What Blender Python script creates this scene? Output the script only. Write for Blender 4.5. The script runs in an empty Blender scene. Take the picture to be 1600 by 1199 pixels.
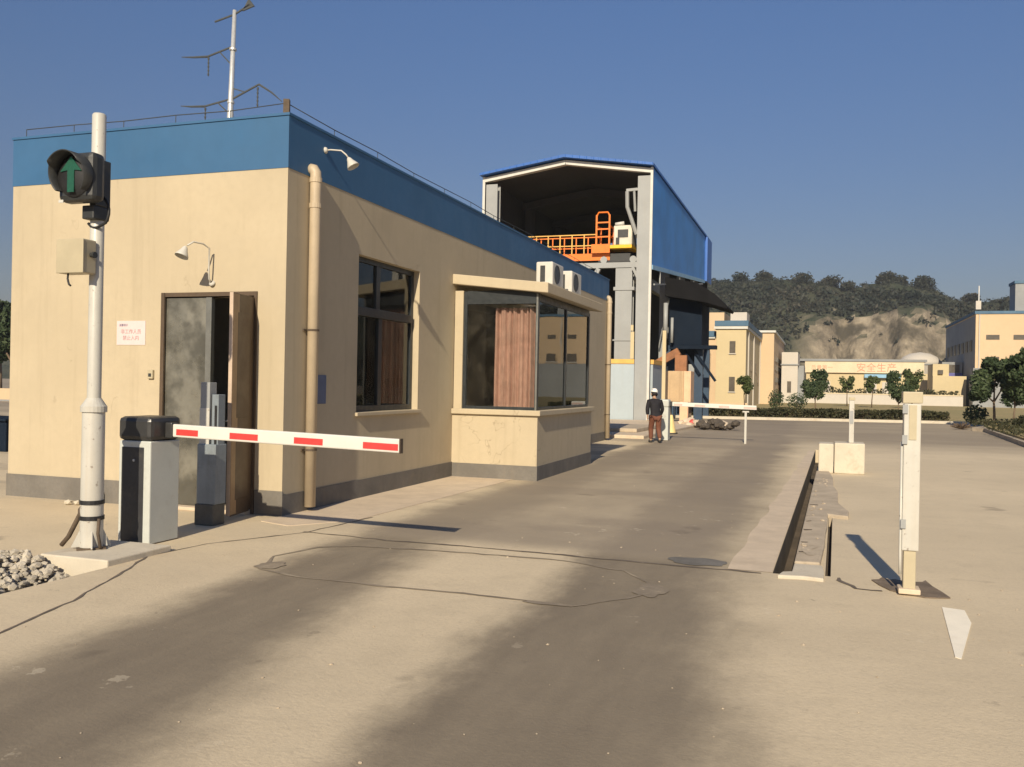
import bpy, bmesh, math, random
from mathutils import Vector, Matrix, noise as mnoise
sin, cos, pi = math.sin, math.cos, math.pi
S = bpy.context.scene
COL = S.collection

# ------------------------------------------------------------------ helpers
class MB:
    """collects simple shapes (world coordinates) and links them as one mesh object"""
    def __init__(s): s.v = []; s.f = []
    def add(s, vs, fs):
        o = len(s.v); s.v += [tuple(p) for p in vs]; s.f += [tuple(i + o for i in f) for f in fs]; return s
    def box(s, x0, x1, y0, y1, z0, z1):
        return s.add([(x0,y0,z0),(x1,y0,z0),(x1,y1,z0),(x0,y1,z0),(x0,y0,z1),(x1,y0,z1),(x1,y1,z1),(x0,y1,z1)],
                     [(3,2,1,0),(4,5,6,7),(0,1,5,4),(1,2,6,5),(2,3,7,6),(3,0,4,7)])
    def obox(s, c, size, rz=0, rx=0, ry=0):
        m = Matrix.Rotation(rz,3,'Z') @ Matrix.Rotation(ry,3,'Y') @ Matrix.Rotation(rx,3,'X')
        a, b, d = size[0]/2, size[1]/2, size[2]/2
        vs = [Vector(c) + m @ Vector((x*a,y*b,z*d)) for z in (-1,1) for x, y in ((-1,-1),(1,-1),(1,1),(-1,1))]
        return s.add(vs, [(3,2,1,0),(4,5,6,7),(0,1,5,4),(1,2,6,5),(2,3,7,6),(3,0,4,7)])
    def bar(s, p, q, w, h=None):
        """box beam from p to q"""
        h = h or w; p = Vector(p); q = Vector(q); d = (q-p).normalized()
        u = d.cross(Vector((0,0,1)));
        if u.length < 1e-4: u = Vector((1,0,0))
        u.normalize(); t = u.cross(d)
        vs = [e + u*(a*w/2) + t*(b*h/2) for e in (p,q) for a, b in ((-1,-1),(1,-1),(1,1),(-1,1))]
        return s.add(vs, [(0,1,2,3),(7,6,5,4),(4,5,1,0),(5,6,2,1),(6,7,3,2),(7,4,0,3)])
    def prism(s, poly, ax, a0, a1):
        """2D polygon pushed along axis ax ('x': poly is (y,z); 'y': (x,z); 'z': (x,y))"""
        def P(p, a): return {'x':(a,p[0],p[1]),'y':(p[0],a,p[1]),'z':(p[0],p[1],a)}[ax]
        n = len(poly); vs = [P(p,a0) for p in poly] + [P(p,a1) for p in poly]
        return s.add(vs, [tuple(range(n))[::-1], tuple(range(n,2*n))] + [(i,(i+1)%n,n+(i+1)%n,n+i) for i in range(n)])
    def tube(s, pts, r, n=10, caps=True):
        pts = [Vector(p) for p in pts]; rs = r if isinstance(r,(list,tuple)) else [r]*len(pts)
        vs = []; fs = []; ref = None
        for i, p in enumerate(pts):
            d = (pts[min(i+1,len(pts)-1)] - pts[max(i-1,0)]).normalized()
            if ref is None:
                ref = d.cross(Vector((0,0,1)))
                if ref.length < 1e-3: ref = Vector((1,0,0))
            u = (ref - d*ref.dot(d)).normalized(); w = d.cross(u); ref = u
            vs += [p + (u*cos(2*pi*k/n) + w*sin(2*pi*k/n))*rs[i] for k in range(n)]
        for i in range(len(pts)-1):
            for k in range(n):
                a = i*n+k; b = i*n+(k+1)%n; fs.append((a,b,b+n,a+n))
        if caps: fs += [tuple(range(n))[::-1], tuple(range((len(pts)-1)*n, len(pts)*n))]
        return s.add(vs, fs)
    def lathe(s, prof, c=(0,0,0), n=20, axis=None):
        """profile [(r, h)] turned about an axis through c"""
        ax = Vector(axis or (0,0,1)).normalized(); u = ax.cross(Vector((0,0,1)))
        if u.length < 1e-3: u = Vector((1,0,0))
        u.normalize(); w = ax.cross(u); c = Vector(c); vs = []; fs = []
        for r, h in prof: vs += [c + ax*h + (u*cos(2*pi*k/n) + w*sin(2*pi*k/n))*max(r,1e-4) for k in range(n)]
        for i in range(len(prof)-1):
            for k in range(n):
                a = i*n+k; b = i*n+(k+1)%n; fs.append((a,b,b+n,a+n))
        return s.add(vs, fs)
    def rock(s, c, r, rng, sq=(1,1,.7)):
        bm = bmesh.new(); bmesh.ops.create_icosphere(bm, subdivisions=1, radius=1)
        k = rng.uniform(0,100); m = Matrix.Rotation(rng.uniform(0,6.3),3,'Z')
        vs = []
        for v in bm.verts:
            q = v.co*(1 + .38*mnoise.noise(v.co*1.7 + Vector((k,0,0))))
            q = m @ Vector((q.x*sq[0], q.y*sq[1], q.z*sq[2])); vs.append(Vector(c) + q*r)
        fs = [tuple(v.index for v in f.verts) for f in bm.faces]; bm.free()
        return s.add(vs, fs)
    def leaf(s, c, size, rng):
        a = Vector((rng.gauss(0,1),rng.gauss(0,1),rng.gauss(0,.8))).normalized(); b = a.orthogonal().normalized()
        b = Matrix.Rotation(rng.uniform(0,6.3),3,a) @ b; d = a.cross(b); c = Vector(c); l = size*rng.uniform(.7,1.3)
        return s.add([c-b*l*.5, c+d*l*.28+a*l*.08, c+b*l*.5, c-d*l*.28+a*l*.08], [(0,1,2,3)])
    def wall(s, ax, u0, u1, z0, z1, t0, t1, holes=()):
        """a wall slab with rectangular openings; ax 'x' runs along x, thickness t0..t1 across"""
        us = sorted({u0,u1,*[h[0] for h in holes],*[h[1] for h in holes]}); zs = sorted({z0,z1,*[h[2] for h in holes],*[h[3] for h in holes]})
        def solid(i,j):
            if i<0 or j<0 or i>=len(us)-1 or j>=len(zs)-1: return False
            u=(us[i]+us[i+1])/2; z=(zs[j]+zs[j+1])/2
            return not any(h[0]<u<h[1] and h[2]<z<h[3] for h in holes)
        def P(u,t,z): return (u,t,z) if ax=='x' else (t,u,z)
        for i in range(len(us)-1):
            for j in range(len(zs)-1):
                if not solid(i,j): continue
                a,b,c,d = us[i],us[i+1],zs[j],zs[j+1]
                for t in (t0,t1): s.add([P(a,t,c),P(b,t,c),P(b,t,d),P(a,t,d)],[(0,1,2,3)])
                if not solid(i-1,j): s.add([P(a,t0,c),P(a,t1,c),P(a,t1,d),P(a,t0,d)],[(0,1,2,3)])
                if not solid(i+1,j): s.add([P(b,t0,c),P(b,t1,c),P(b,t1,d),P(b,t0,d)],[(0,1,2,3)])
                if not solid(i,j-1): s.add([P(a,t0,c),P(b,t0,c),P(b,t1,c),P(a,t1,c)],[(0,1,2,3)])
                if not solid(i,j+1): s.add([P(a,t0,d),P(b,t0,d),P(b,t1,d),P(a,t1,d)],[(0,1,2,3)])
        return s
    def build(s, name, mat, parent=None, smooth=False, bevel=0, label=None, fix=True):
        o0 = Vector((0,0,0)); p = parent
        while p is not None: o0 = o0 + p.location; p = p.parent
        me = bpy.data.meshes.new(name); me.from_pydata([Vector(v)-o0 for v in s.v], [], s.f); me.update()
        if fix:
            bm = bmesh.new(); bm.from_mesh(me); bmesh.ops.remove_doubles(bm, verts=bm.verts, dist=1e-5)
            bmesh.ops.recalc_face_normals(bm, faces=bm.faces); bm.to_mesh(me); bm.free()
        me.materials.append(mat)
        o = bpy.data.objects.new(name, me); COL.objects.link(o)
        if parent is not None: o.parent = parent
        if smooth:
            for q in me.polygons: q.use_smooth = True
        if bevel:
            b = o.modifiers.new('bevel','BEVEL'); b.width = bevel; b.segments = 2; b.limit_method = 'ANGLE'; b.angle_limit = .6
        if label: o['label'] = label
        return o

def tag(o, label, cat, group=None, kind=None):
    o['label'] = label; o['category'] = cat
    if group: o['group'] = group
    if kind: o['kind'] = kind
    return o
def struct(o, label=None):
    o['kind'] = 'structure'
    if label: o['label'] = label
    return o
def thing(name, label, cat, loc, group=None):
    o = bpy.data.objects.new(name, None); COL.objects.link(o); o.location = loc; o.empty_display_size = .2
    return tag(o, label, cat, group)
def copy_tree(o, parent=None):
    c = o.copy(); COL.objects.link(c)
    if parent is not None: c.parent = parent
    for ch in list(o.children): copy_tree(ch, c)
    return c

# ------------------------------------------------------------------ materials
class NT:
    def __init__(s, name):
        s.m = bpy.data.materials.new(name); s.m.use_nodes = True; s.t = s.m.node_tree
        s.b = s.t.nodes['Principled BSDF']; s.tc = s.t.nodes.new('ShaderNodeTexCoord'); s.obj = s.tc.outputs['Object']
    def n(s, typ, **k):
        x = s.t.nodes.new(typ)
        for a, b in k.items(): setattr(x, a, b)
        return x
    def ln(s, a, b): s.t.links.new(a, b)
    def put(s, sock, v):
        if isinstance(v, bpy.types.NodeSocket): s.ln(v, sock)
        elif isinstance(v, (tuple,list)) and len(v)==3 and sock.type=='RGBA': sock.default_value = (*v,1)
        else: sock.default_value = v
    def math(s, op, a, b=0., c=None, clamp=False):
        x = s.n('ShaderNodeMath', operation=op, use_clamp=clamp); s.put(x.inputs[0],a); s.put(x.inputs[1],b)
        if c is not None: s.put(x.inputs[2],c)
        return x.outputs[0]
    def noise(s, scale=5, detail=5, rough=.6, stretch=None, off=None, dist=0):
        x = s.n('ShaderNodeTexNoise'); x.inputs['Scale'].default_value = scale; x.inputs['Detail'].default_value = detail
        x.inputs['Roughness'].default_value = rough; x.inputs['Distortion'].default_value = dist
        v = s.obj
        if stretch or off:
            mp = s.n('ShaderNodeMapping'); s.ln(v, mp.inputs['Vector'])
            if stretch: mp.inputs['Scale'].default_value = stretch
            if off: mp.inputs['Location'].default_value = off
            v = mp.outputs[0]
        s.ln(v, x.inputs['Vector']); return x.outputs['Fac']
    def ramp(s, v, a, b, x=0., y=1.):
        r = s.n('ShaderNodeMapRange', interpolation_type='SMOOTHSTEP'); s.put(r.inputs[0],v)
        for i, q in zip((1,2,3,4),(a,b,x,y)): s.put(r.inputs[i],q)
        return r.outputs[0]
    def mix(s, f, a, b, blend='MIX'):
        x = s.n('ShaderNodeMix', data_type='RGBA', blend_type=blend); s.put(x.inputs[0],f); s.put(x.inputs[6],a); s.put(x.inputs[7],b); return x.outputs[2]
    def xyz(s):
        x = s.n('ShaderNodeSeparateXYZ'); s.ln(s.obj, x.inputs[0]); return x.outputs
    def bump(s, h, st=.3, dist=.01):
        b = s.n('ShaderNodeBump'); b.inputs['Strength'].default_value = st; b.inputs['Distance'].default_value = dist
        s.put(b.inputs['Height'], h); s.ln(b.outputs[0], s.b.inputs['Normal'])
    def col(s, c): s.put(s.b.inputs['Base Color'], c)
    def set(s, **k):
        for a, b in k.items(): s.b.inputs[a.replace('_',' ')].default_value = b
def sh(c, k): return tuple(min(1,max(0,x*k)) for x in c)

def paint(name, c, rough=.6, var=.14, scale=2.5, metal=0., bump=.15, bs=60, streak=0., grime=0., grimecol=(.09,.075,.055), chips=0., chipcol=(.12,.07,.04), crack=0.):
    t = NT(name)
    x = t.mix(t.ramp(t.noise(scale,6),.3,.7), sh(c,1-var), sh(c,1+var))
    x = t.mix(t.math('MULTIPLY', t.ramp(t.noise(scale*14,4),.35,.75), .35), x, sh(c,1-2*var))
    if streak: x = t.mix(t.math('MULTIPLY', t.ramp(t.noise(1.0,5,.65,stretch=(7,7,.35)),.5,.78), streak), x, grimecol)
    if grime: x = t.mix(t.math('MULTIPLY', t.ramp(t.noise(scale*.8,8,.7,off=(3,7,1)),.52,.72), grime), x, grimecol)
    if chips: x = t.mix(t.math('MULTIPLY', t.ramp(t.noise(scale*6,6,.7,off=(9,2,5)),.62,.68), chips), x, chipcol)
    if crack:
        line = t.ramp(t.math('ABSOLUTE', t.math('SUBTRACT', t.noise(.55,5,.55,dist=.4), .5)), .0026, .0006)
        x = t.mix(t.math('MULTIPLY', t.math('MULTIPLY', line, t.ramp(t.noise(.7,2,off=(4,4,2)),.54,.62)), .55*crack), x, grimecol)
    t.col(x); t.set(Metallic=metal)
    t.put(t.b.inputs['Roughness'], t.ramp(t.noise(scale*3,4),.2,.8,max(.05,rough-.1),min(1,rough+.1)))
    if bump: t.bump(t.noise(bs,4), bump, .004)
    return t.m

def ground_material():
    t = NT('yard_concrete'); X, Y, Z = t.xyz()
    light, mid, dark = (.67,.56,.39), (.575,.48,.335), (.190,.157,.115)
    c = t.mix(t.ramp(t.noise(.35,6,.6),.3,.7), mid, light)
    c = t.mix(t.math('MULTIPLY', t.ramp(t.noise(2.2,8,.65),.48,.75), .35), c, sh(mid,.8))
    c = t.mix(t.math('MULTIPLY', t.ramp(t.noise(30,5,.7),.42,.75), .35), c, sh(mid,.72))
    # tyre-dirt bands left by lorries driving on to the scale
    wob = t.math('MULTIPLY', t.math('SUBTRACT', t.noise(.7,5,.6), .5), .7)
    wob = t.math('ADD', wob, t.math('MULTIPLY', t.math('SUBTRACT', t.noise(5.5,6,.7,stretch=(1,.45,1),off=(3,1,9)), .5), .34))
    yc = t.math('MINIMUM', Y, 8.); Xw = t.math('ADD', X, wob)
    def band(l0, ls, r0, rs, wl, wr):
        l = t.math('MULTIPLY_ADD', yc, ls, l0); r = t.math('MULTIPLY_ADD', yc, rs, r0)
        a = t.ramp(t.math('SUBTRACT', Xw, l), -wl, wl); b = t.ramp(t.math('SUBTRACT', r, Xw), -wr, wr)
        return t.math('MULTIPLY', a, b)
    m = t.math('MAXIMUM', band(-3.85,-.085,-2.18,-.17,.26,.34), band(-1.68,-.05,.05,-.10,.24,.40))
    m = t.math('MULTIPLY', m, t.ramp(Y, 8.0, 8.6, 1., .72))
    m = t.math('MULTIPLY', m, t.ramp(Y, 25., 32., 1., .0))
    m = t.math('MULTIPLY', m, t.ramp(t.noise(1.6,7,.65,stretch=(1.5,.35,1)),.25,.75,.86,1.02))
    c = t.mix(t.math('MULTIPLY', m, .95), c, dark)
    # the crossing road beyond is darker and worn in long patches
    far = t.math('MULTIPLY', t.ramp(Y, 24., 31.), t.ramp(t.noise(.12,6,.6,stretch=(.5,1.4,1),off=(4,0,0)),.2,.6,.35,1.))
    c = t.mix(t.math('MULTIPLY', far, .75), c, (.225,.185,.14))
    dk = t.math('MULTIPLY', t.ramp(t.noise(.45,6,.6,stretch=(.6,1.2,1),off=(1,5,0)),.44,.60), t.math('MULTIPLY', t.ramp(Y,8.,9.5), t.ramp(X,-.3,-1.2)))
    c = t.mix(t.math('MULTIPLY', dk, .42), c, (.20,.165,.13))
    dkb = t.math('MULTIPLY', t.math('MULTIPLY', t.ramp(t.math('ADD',X,wob),-4.75,-4.2), t.ramp(t.math('ADD',X,wob),-.75,-1.15)), t.math('MULTIPLY', t.ramp(Y,8.1,8.7), t.ramp(Y,60.,45.)))
    c = t.mix(t.math('MULTIPLY', dkb, t.ramp(t.noise(.8,6,.6,stretch=(1,.5,1),off=(2,9,4)),.3,.65,.5,.72)), c, (.27,.225,.172))
    c = t.mix(t.math('MULTIPLY', t.math('MULTIPLY', t.ramp(t.noise(3.3,7,.75,off=(2,7,3)),.640,.665), t.ramp(t.noise(.5,3,off=(8,2,2)),.42,.58)), .35), c, (.17,.14,.105))
    c = t.mix(t.math('MULTIPLY', t.math('MULTIPLY', t.ramp(t.noise(2.1,7,.75,off=(12,17,3)),.635,.65), t.ramp(t.noise(.4,3,off=(18,2,5)),.45,.6)), .30), c, (.72,.63,.48))
    # oil spots
    c = t.mix(t.math('MULTIPLY', t.ramp(t.noise(1.1,3,.5,off=(20,3,0)),.68,.74), .4), c, (.13,.105,.08))
    t.col(c); t.put(t.b.inputs['Roughness'], t.ramp(t.noise(3,4),.2,.8,.82,.95)); t.set(Specular_IOR_Level=.25)
    t.bump(t.math('ADD', t.noise(45,6,.7), t.math('MULTIPLY', t.noise(4,4), 1.5)), .35, .012)
    return t.m

def leaf_material(name, c1, c2, sc=1.2):
    t = NT(name)
    g = t.n('ShaderNodeNewGeometry')
    x = t.mix(g.outputs['Random Per Island'], c1, c2)
    x = t.mix(t.ramp(t.noise(sc,3),.35,.7), x, sh(c1,.7))
    t.col(x); t.set(Roughness=.6, Specular_IOR_Level=.3)
    tr = t.n('ShaderNodeBsdfTranslucent'); t.put(tr.inputs[0], x)
    ms = t.n('ShaderNodeMixShader'); ms.inputs[0].default_value = .22
    t.ln(t.b.outputs[0], ms.inputs[1]); t.ln(tr.outputs[0], ms.inputs[2]); t.ln(ms.outputs[0], t.t.nodes['Material Output'].inputs[0])
    return t.m

def glass_material(name, tint=(.55,.6,.6), refl=1.0):
    t = NT(name)
    fr = t.n('ShaderNodeFresnel'); fr.inputs['IOR'].default_value = 1.5
    g = t.n('ShaderNodeBsdfGlossy'); g.inputs['Roughness'].default_value = .015; g.inputs['Color'].default_value = (.9,.92,.92,1)
    tr = t.n('ShaderNodeBsdfTransparent'); tr.inputs['Color'].default_value = (*tint,1)
    d = t.n('ShaderNodeBsdfDiffuse'); d.inputs['Color'].default_value = (.25,.22,.17,1)
    ms = t.n('ShaderNodeMixShader'); t.ln(t.math('MULTIPLY', fr.outputs[0], refl, clamp=True), ms.inputs[0]); t.ln(tr.outputs[0], ms.inputs[1]); t.ln(g.outputs[0], ms.inputs[2])
    m2 = t.n('ShaderNodeMixShader'); t.put(m2.inputs[0], t.ramp(t.noise(3,6),.4,.9,.01,.10)); t.ln(ms.outputs[0], m2.inputs[1]); t.ln(d.outputs[0], m2.inputs[2])
    t.ln(m2.outputs[0], t.t.nodes['Material Output'].inputs[0])
    bp = t.n('ShaderNodeBump'); bp.inputs['Strength'].default_value = .04; bp.inputs['Distance'].default_value = .02; t.ln(t.noise(1.2,2), bp.inputs['Height']); t.ln(bp.outputs[0], g.inputs['Normal'])
    return t.m

def sheet_metal(name, c, pitch, axis='Y', rough=.45, streak=.25):
    """painted profiled cladding"""
    t = NT(name); X, Y, Z = t.xyz(); u = {'X':X,'Y':Y}[axis]
    w = t.math('PINGPONG', u, pitch/2)
    x = t.mix(t.ramp(t.noise(.5,6),.3,.7), sh(c,.85), sh(c,1.12))
    x = t.mix(t.math('MULTIPLY', t.ramp(t.noise(1,5,.65,stretch=(3,3,.15)),.5,.8), streak), x, sh(c,.55))
    t.col(x); t.set(Roughness=rough)
    t.bump(t.ramp(w, pitch*.12, pitch*.2), .6, .03)
    return t.m

M = {}
M['ground'] = ground_material()
M['cream'] = paint('cream_render', (.49,.412,.282), .85, .05, .8, bump=.25, bs=90, streak=.26, grime=.14, grimecol=(.29,.235,.155), crack=1.)
M['cream_dim'] = paint('cream_pipe_paint', (.48,.39,.27), .55, .08, 3, bump=.05, streak=.25, grimecol=(.25,.18,.1))
M['plinth'] = paint('grey_plinth_paint', (.165,.152,.132), .85, .15, 2, bump=.3, streak=.3, grime=.35, grimecol=(.22,.18,.13))
M['band'] = paint('teal_band_paint', (.035,.118,.245), .6, .06, .6, bump=.08, streak=.15, grimecol=(.03,.09,.16))
M['white_trim'] = paint('white_trim_paint', (.58,.57,.52), .5, .06, 4, streak=.2, grimecol=(.35,.27,.18))
M['pole_white'] = paint('white_pole_enamel', (.52,.505,.45), .4, .05, 3, bump=.05, streak=.3, grimecol=(.4,.3,.19), chips=.6)
M['housing'] = paint('dark_grey_plastic', (.034,.036,.036), .45, .15, 6, bump=.1)
def dull(m, sp=.08):
    m.node_tree.nodes['Principled BSDF'].inputs['Specular IOR Level'].default_value = sp; return m
M['black'] = paint('black_rubber', (.016,.016,.017), .55, .2, 8, bump=.1)
M['beige_box'] = paint('beige_plastic', (.46,.40,.27), .45, .05, 5, bump=.04, grime=.15, grimecol=(.3,.24,.15))
M['cab_white'] = paint('cabinet_pale_paint', (.52,.54,.50), .4, .05, 4, bump=.05, grime=.4, grimecol=(.30,.24,.17))
M['cab_panel'] = paint('cabinet_black_panel', (.038,.039,.042), .4, .15, 5, bump=.05, grime=.3, grimecol=(.14,.12,.09))
M['cap'] = paint('cabinet_cap_paint', (.034,.034,.034), .4, .2, 5, bump=.05, grime=.25, grimecol=(.1,.085,.065))
M['arm_white'] = paint('white_arm_paint', (.66,.64,.58), .4, .04, 5, bump=.03, grime=.12, grimecol=(.45,.36,.25))
M['red'] = paint('red_reflective_tape', (.62,.055,.05), .35, .08, 12, bump=.05)
M['faded_tape'] = paint('faded_pink_tape', (.60,.44,.38), .5, .08, 8)
M['bluegrey'] = paint('bluegrey_post_paint', (.21,.245,.27), .5, .12, 4, bump=.08, streak=.3, grime=.3, grimecol=(.09,.085,.075))
M['darkpost'] = paint('dark_post_shoe', (.10,.095,.08), .7, .2, 5, bump=.2, grime=.4)
M['steel_grey'] = paint('steel_grey_paint', (.31,.32,.315), .5, .06, 1, bump=.05, streak=.25, grimecol=(.3,.27,.2))
M['alu'] = paint('window_frame_grey', (.022,.027,.030), .4, .12, 5, bump=.03)
M['alu_lt'] = paint('aluminium_frame', (.22,.22,.20), .35, .1, 5, metal=.4, bump=.03)
M['glass'] = glass_material('window_glass', (.92,.93,.92))
M['glass_dark'] = glass_material('tinted_window_glass', (.5,.54,.53), 1.0)
M['dark'] = paint('dark_interior', (.03,.028,.026), .9, .2, 1)
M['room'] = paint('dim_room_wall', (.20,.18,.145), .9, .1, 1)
M['curtain'] = paint('pinkish_curtain_cloth', (.47,.275,.215), .95, .14, 7, bump=.3, bs=120)
M['wood_tan'] = paint('tan_door_stile', (.36,.235,.125), .5, .12, 2, streak=.3, grimecol=(.14,.09,.05))
M['wood'] = paint('brown_door_wood', (.105,.072,.045), .5, .15, 2, bump=.1, streak=.45, grimecol=(.06,.045,.03))
M['wood_lt'] = paint('door_edge_wood', (.52,.40,.30), .55, .1, 4, streak=.2)
M['ac'] = paint('ac_casing', (.56,.54,.48), .45, .05, 4, bump=.03, grime=.15, grimecol=(.4,.33,.22))
M['concrete'] = paint('bare_concrete', (.47,.39,.285), .9, .14, 3, bump=.6, bs=40, grime=.65, grimecol=(.235,.19,.135))
M['concrete_pale'] = paint('pale_concrete', (.60,.49,.36), .88, .08, 3, bump=.35, bs=40, grime=.3, grimecol=(.36,.28,.19))
M['concrete_white'] = paint('whitewashed_concrete', (.58,.52,.41), .88, .07, 3, bump=.45, bs=40, grime=.55, grimecol=(.38,.30,.2), chips=.5, chipcol=(.25,.2,.14))
M['joint'] = paint('joint_filler', (.15,.12,.092), .95, .25, 3, bump=.3, grime=.85, grimecol=(.44,.365,.26))
M['loop'] = paint('sealed_saw_cut', (.25,.205,.15), .95, .2, 2, bump=.2, grime=.85, grimecol=(.45,.375,.265))
M['pit'] = paint('pit_shade_and_break_concrete', (.115,.088,.06), .95, .25, 2, bump=.5)  # dark tone paints the slots' shade; kerb breaks share it
M['slab_edge'] = paint('sunlit_slab_edge_tone', (.90,.83,.68), .85, .04, 6, bump=.2, grime=.15, grimecol=(.6,.5,.36))  # high brightness paints in sun on the slab edge face
M['dusty_rust'] = paint('dusty_rusty_steel', (.185,.14,.098), .9, .25, 5, bump=.5, grime=.6, grimecol=(.33,.27,.19))
M['rust'] = paint('rusty_steel', (.12,.088,.06), .8, .25, 5, metal=.2, bump=.4)
M['steelplate'] = dull(paint('worn_steel_cover', (.185,.175,.16), .9, .2, 3, bump=.3, grime=.7, grimecol=(.33,.275,.2)))
M['gravel'] = paint('grey_gravel_stone', (.47,.42,.335), .95, .3, 6, bump=.6, bs=30)
M['gravelbed'] = paint('gravel_bed', (.27,.23,.175), .95, .3, 9, bump=1.0, bs=25)
M['galv'] = paint('galvanised_steel', (.55,.56,.55), .4, .1, 3, metal=.35, bump=.03)
M['pylon_arm'] = paint('weathered_pylon_steel', (.055,.06,.058), .8, .2, 3)
M['paper'] = paint('pale_pink_paper', (.66,.55,.53), .8, .03, 8, bump=.02)
M['ink'] = paint('faded_red_ink', (.50,.29,.29), .8, .05, 8, bump=0)
M['inkgrey'] = paint('faded_violet_ink', (.30,.24,.33), .8, .05, 8, bump=0)
M['plate_blue'] = paint('blue_enamel_plate', (.075,.11,.21), .4, .1, 6, bump=.02)
M['blue_clad'] = sheet_metal('blue_wall_cladding', (.038,.225,.60), .33, 'Y')
M['blue_front'] = sheet_metal('blue_roof_cladding', (.03,.13,.44), .33, 'X')
M['blue_lt'] = paint('pale_blue_flashing', (.25,.45,.62), .45, .08, 2)
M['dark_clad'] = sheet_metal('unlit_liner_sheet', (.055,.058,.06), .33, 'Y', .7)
M['panel'] = paint('pale_blue_wall_paint', (.37,.43,.46), .6, .05, .8, streak=.2, grimecol=(.35,.36,.34))
M['orange'] = paint('orange_rail_paint', (.82,.20,.02), .45, .1, 3, bump=.04)
M['yellow'] = paint('yellow_crane_paint', (.86,.50,.02), .45, .1, 3, bump=.04)
M['coping'] = paint('ochre_coping_paint', (.72,.42,.10), .6, .1, 3)
M['cabin'] = paint('grey_machine_paint', (.62,.58,.48), .5, .1, 3, grime=.3, grimecol=(.2,.17,.12))
M['navy'] = dull(paint('navy_steel_paint', (.010,.017,.030), .8, .15, 1, bump=.08, streak=.3, grimecol=(.02,.02,.022)))
M['roof_shade'] = dull(paint('shade_black_roof_sheet', (.012,.012,.013), .9, .2, 1, bump=.1))  # near-black colour stands in for the shade under the lean-to
M['navy_leg'] = paint('blue_steel_leg', (.02,.05,.095), .5, .15, 2, streak=.3, grimecol=(.08,.07,.06))
M['bin'] = paint('tan_bin_paint', (.50,.35,.19), .6, .1, 1.5, streak=.35, grimecol=(.22,.13,.07))
M['peach'] = paint('peach_box_paint', (.72,.46,.28), .6, .1, 2, streak=.3, grimecol=(.4,.24,.13))
M['far_yellow'] = paint('pale_yellow_render', (0.562,0.462,0.275), .85, .05, .15, bump=.1, streak=.12, grimecol=(.45,.36,.2))
M['far_white'] = paint('pale_white_render', (0.532,0.493,0.430), .85, .05, .15, bump=.1, streak=.15, grimecol=(.45,.38,.27))
M['far_peach'] = paint('pale_peach_render', (0.593,0.439,0.275), .85, .05, .15, bump=.1, streak=.1, grimecol=(.5,.36,.2))
M['far_win'] = paint('far_window_glass', (.10,.085,.065), .35, .25, 1)
M['far_blue'] = paint('far_blue_roof_edge', (.055,.13,.21), .6, .1, .5)
M['far_grey'] = paint('far_grey_cladding_and_shade', (.26,.27,.27), .7, .1, .3)
M['sign_cream'] = paint('signboard_cream', (.66,.56,.38), .7, .08, .6)
M['sign_red'] = paint('sign_letter_red', (.66,.26,.16), .6, .1, 1, bump=0)
M['sign_faded'] = paint('sign_letter_faded', (.66,.33,.20), .6, .1, 1, bump=0)
M['leaf'] = leaf_material('green_leaves', (.07,.105,.035), (.14,.16,.055), 1.5)
M['leaf_dark'] = leaf_material('dark_green_leaves', (.05,.082,.036), (.10,.13,.055), 1.2)
M['leaf_hill'] = leaf_material('hill_scrub_leaves', (.026,.038,.028), (.075,.068,.048), .05)
M['bark'] = paint('tree_bark', (.16,.115,.075), .95, .2, 6, bump=.6)
M['hedge'] = leaf_material('hedge_leaves', (.05,.055,.025), (.10,.09,.04), .8)
M['hat'] = paint('white_hat_plastic', (.8,.78,.72), .4, .03, 8)
M['skin'] = paint('skin', (.42,.26,.17), .55, .06, 12, bump=.05)
M['hair'] = paint('dark_hair', (.02,.017,.015), .6, .2, 40)
M['jacket'] = paint('black_jacket_cloth', (.010,.009,.013), .85, .2, 8, bump=.4, bs=50)
M['trousers'] = paint('rust_brown_trouser_cloth', (.15,.055,.03), .85, .12, 8, bump=.4, bs=50)
M['shoe'] = paint('dark_shoe', (.03,.03,.026), .7, .2, 8)
M['cone'] = paint('faded_yellow_cone', (.75,.58,.25), .6, .08, 4)
M['rubble'] = paint('dark_rubble', (.085,.07,.055), .95, .25, 4, bump=.6)
M['redbag'] = paint('red_plastic', (.55,.07,.06), .5, .1, 5)

def emit_mat(name, base, e, strength):
    t = NT(name); d = t.n('ShaderNodeTexVoronoi'); d.inputs['Scale'].default_value = 55; t.ln(t.obj, d.inputs['Vector'])
    t.col(base); t.set(Roughness=.4); t.b.inputs['Emission Color'].default_value = (*e,1)
    t.put(t.b.inputs['Emission Strength'], t.ramp(d.outputs['Distance'], .55, .1, strength*.35, strength)); return t.m
M['arrow'] = emit_mat('green_led_arrow', (.012,.07,.042), (.04,.36,.20), .10)

def stainless():
    t = NT('stained_stainless_sheet'); 
    c = t.mix(t.ramp(t.noise(2.2,5,.55,off=(1,0,3)),.40,.62), (.15,.145,.12), (.33,.315,.26))
    c = t.mix(t.math('MULTIPLY', t.ramp(t.noise(9,6,.7),.45,.8), .4), c, (.12,.11,.09))
    t.col(c); t.set(Metallic=.6); t.put(t.b.inputs['Roughness'], t.ramp(t.noise(3,5),.3,.7,.22,.5)); t.bump(t.noise(1.4,2), .2, .05); return t.m
M['stainless'] = stainless()

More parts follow.
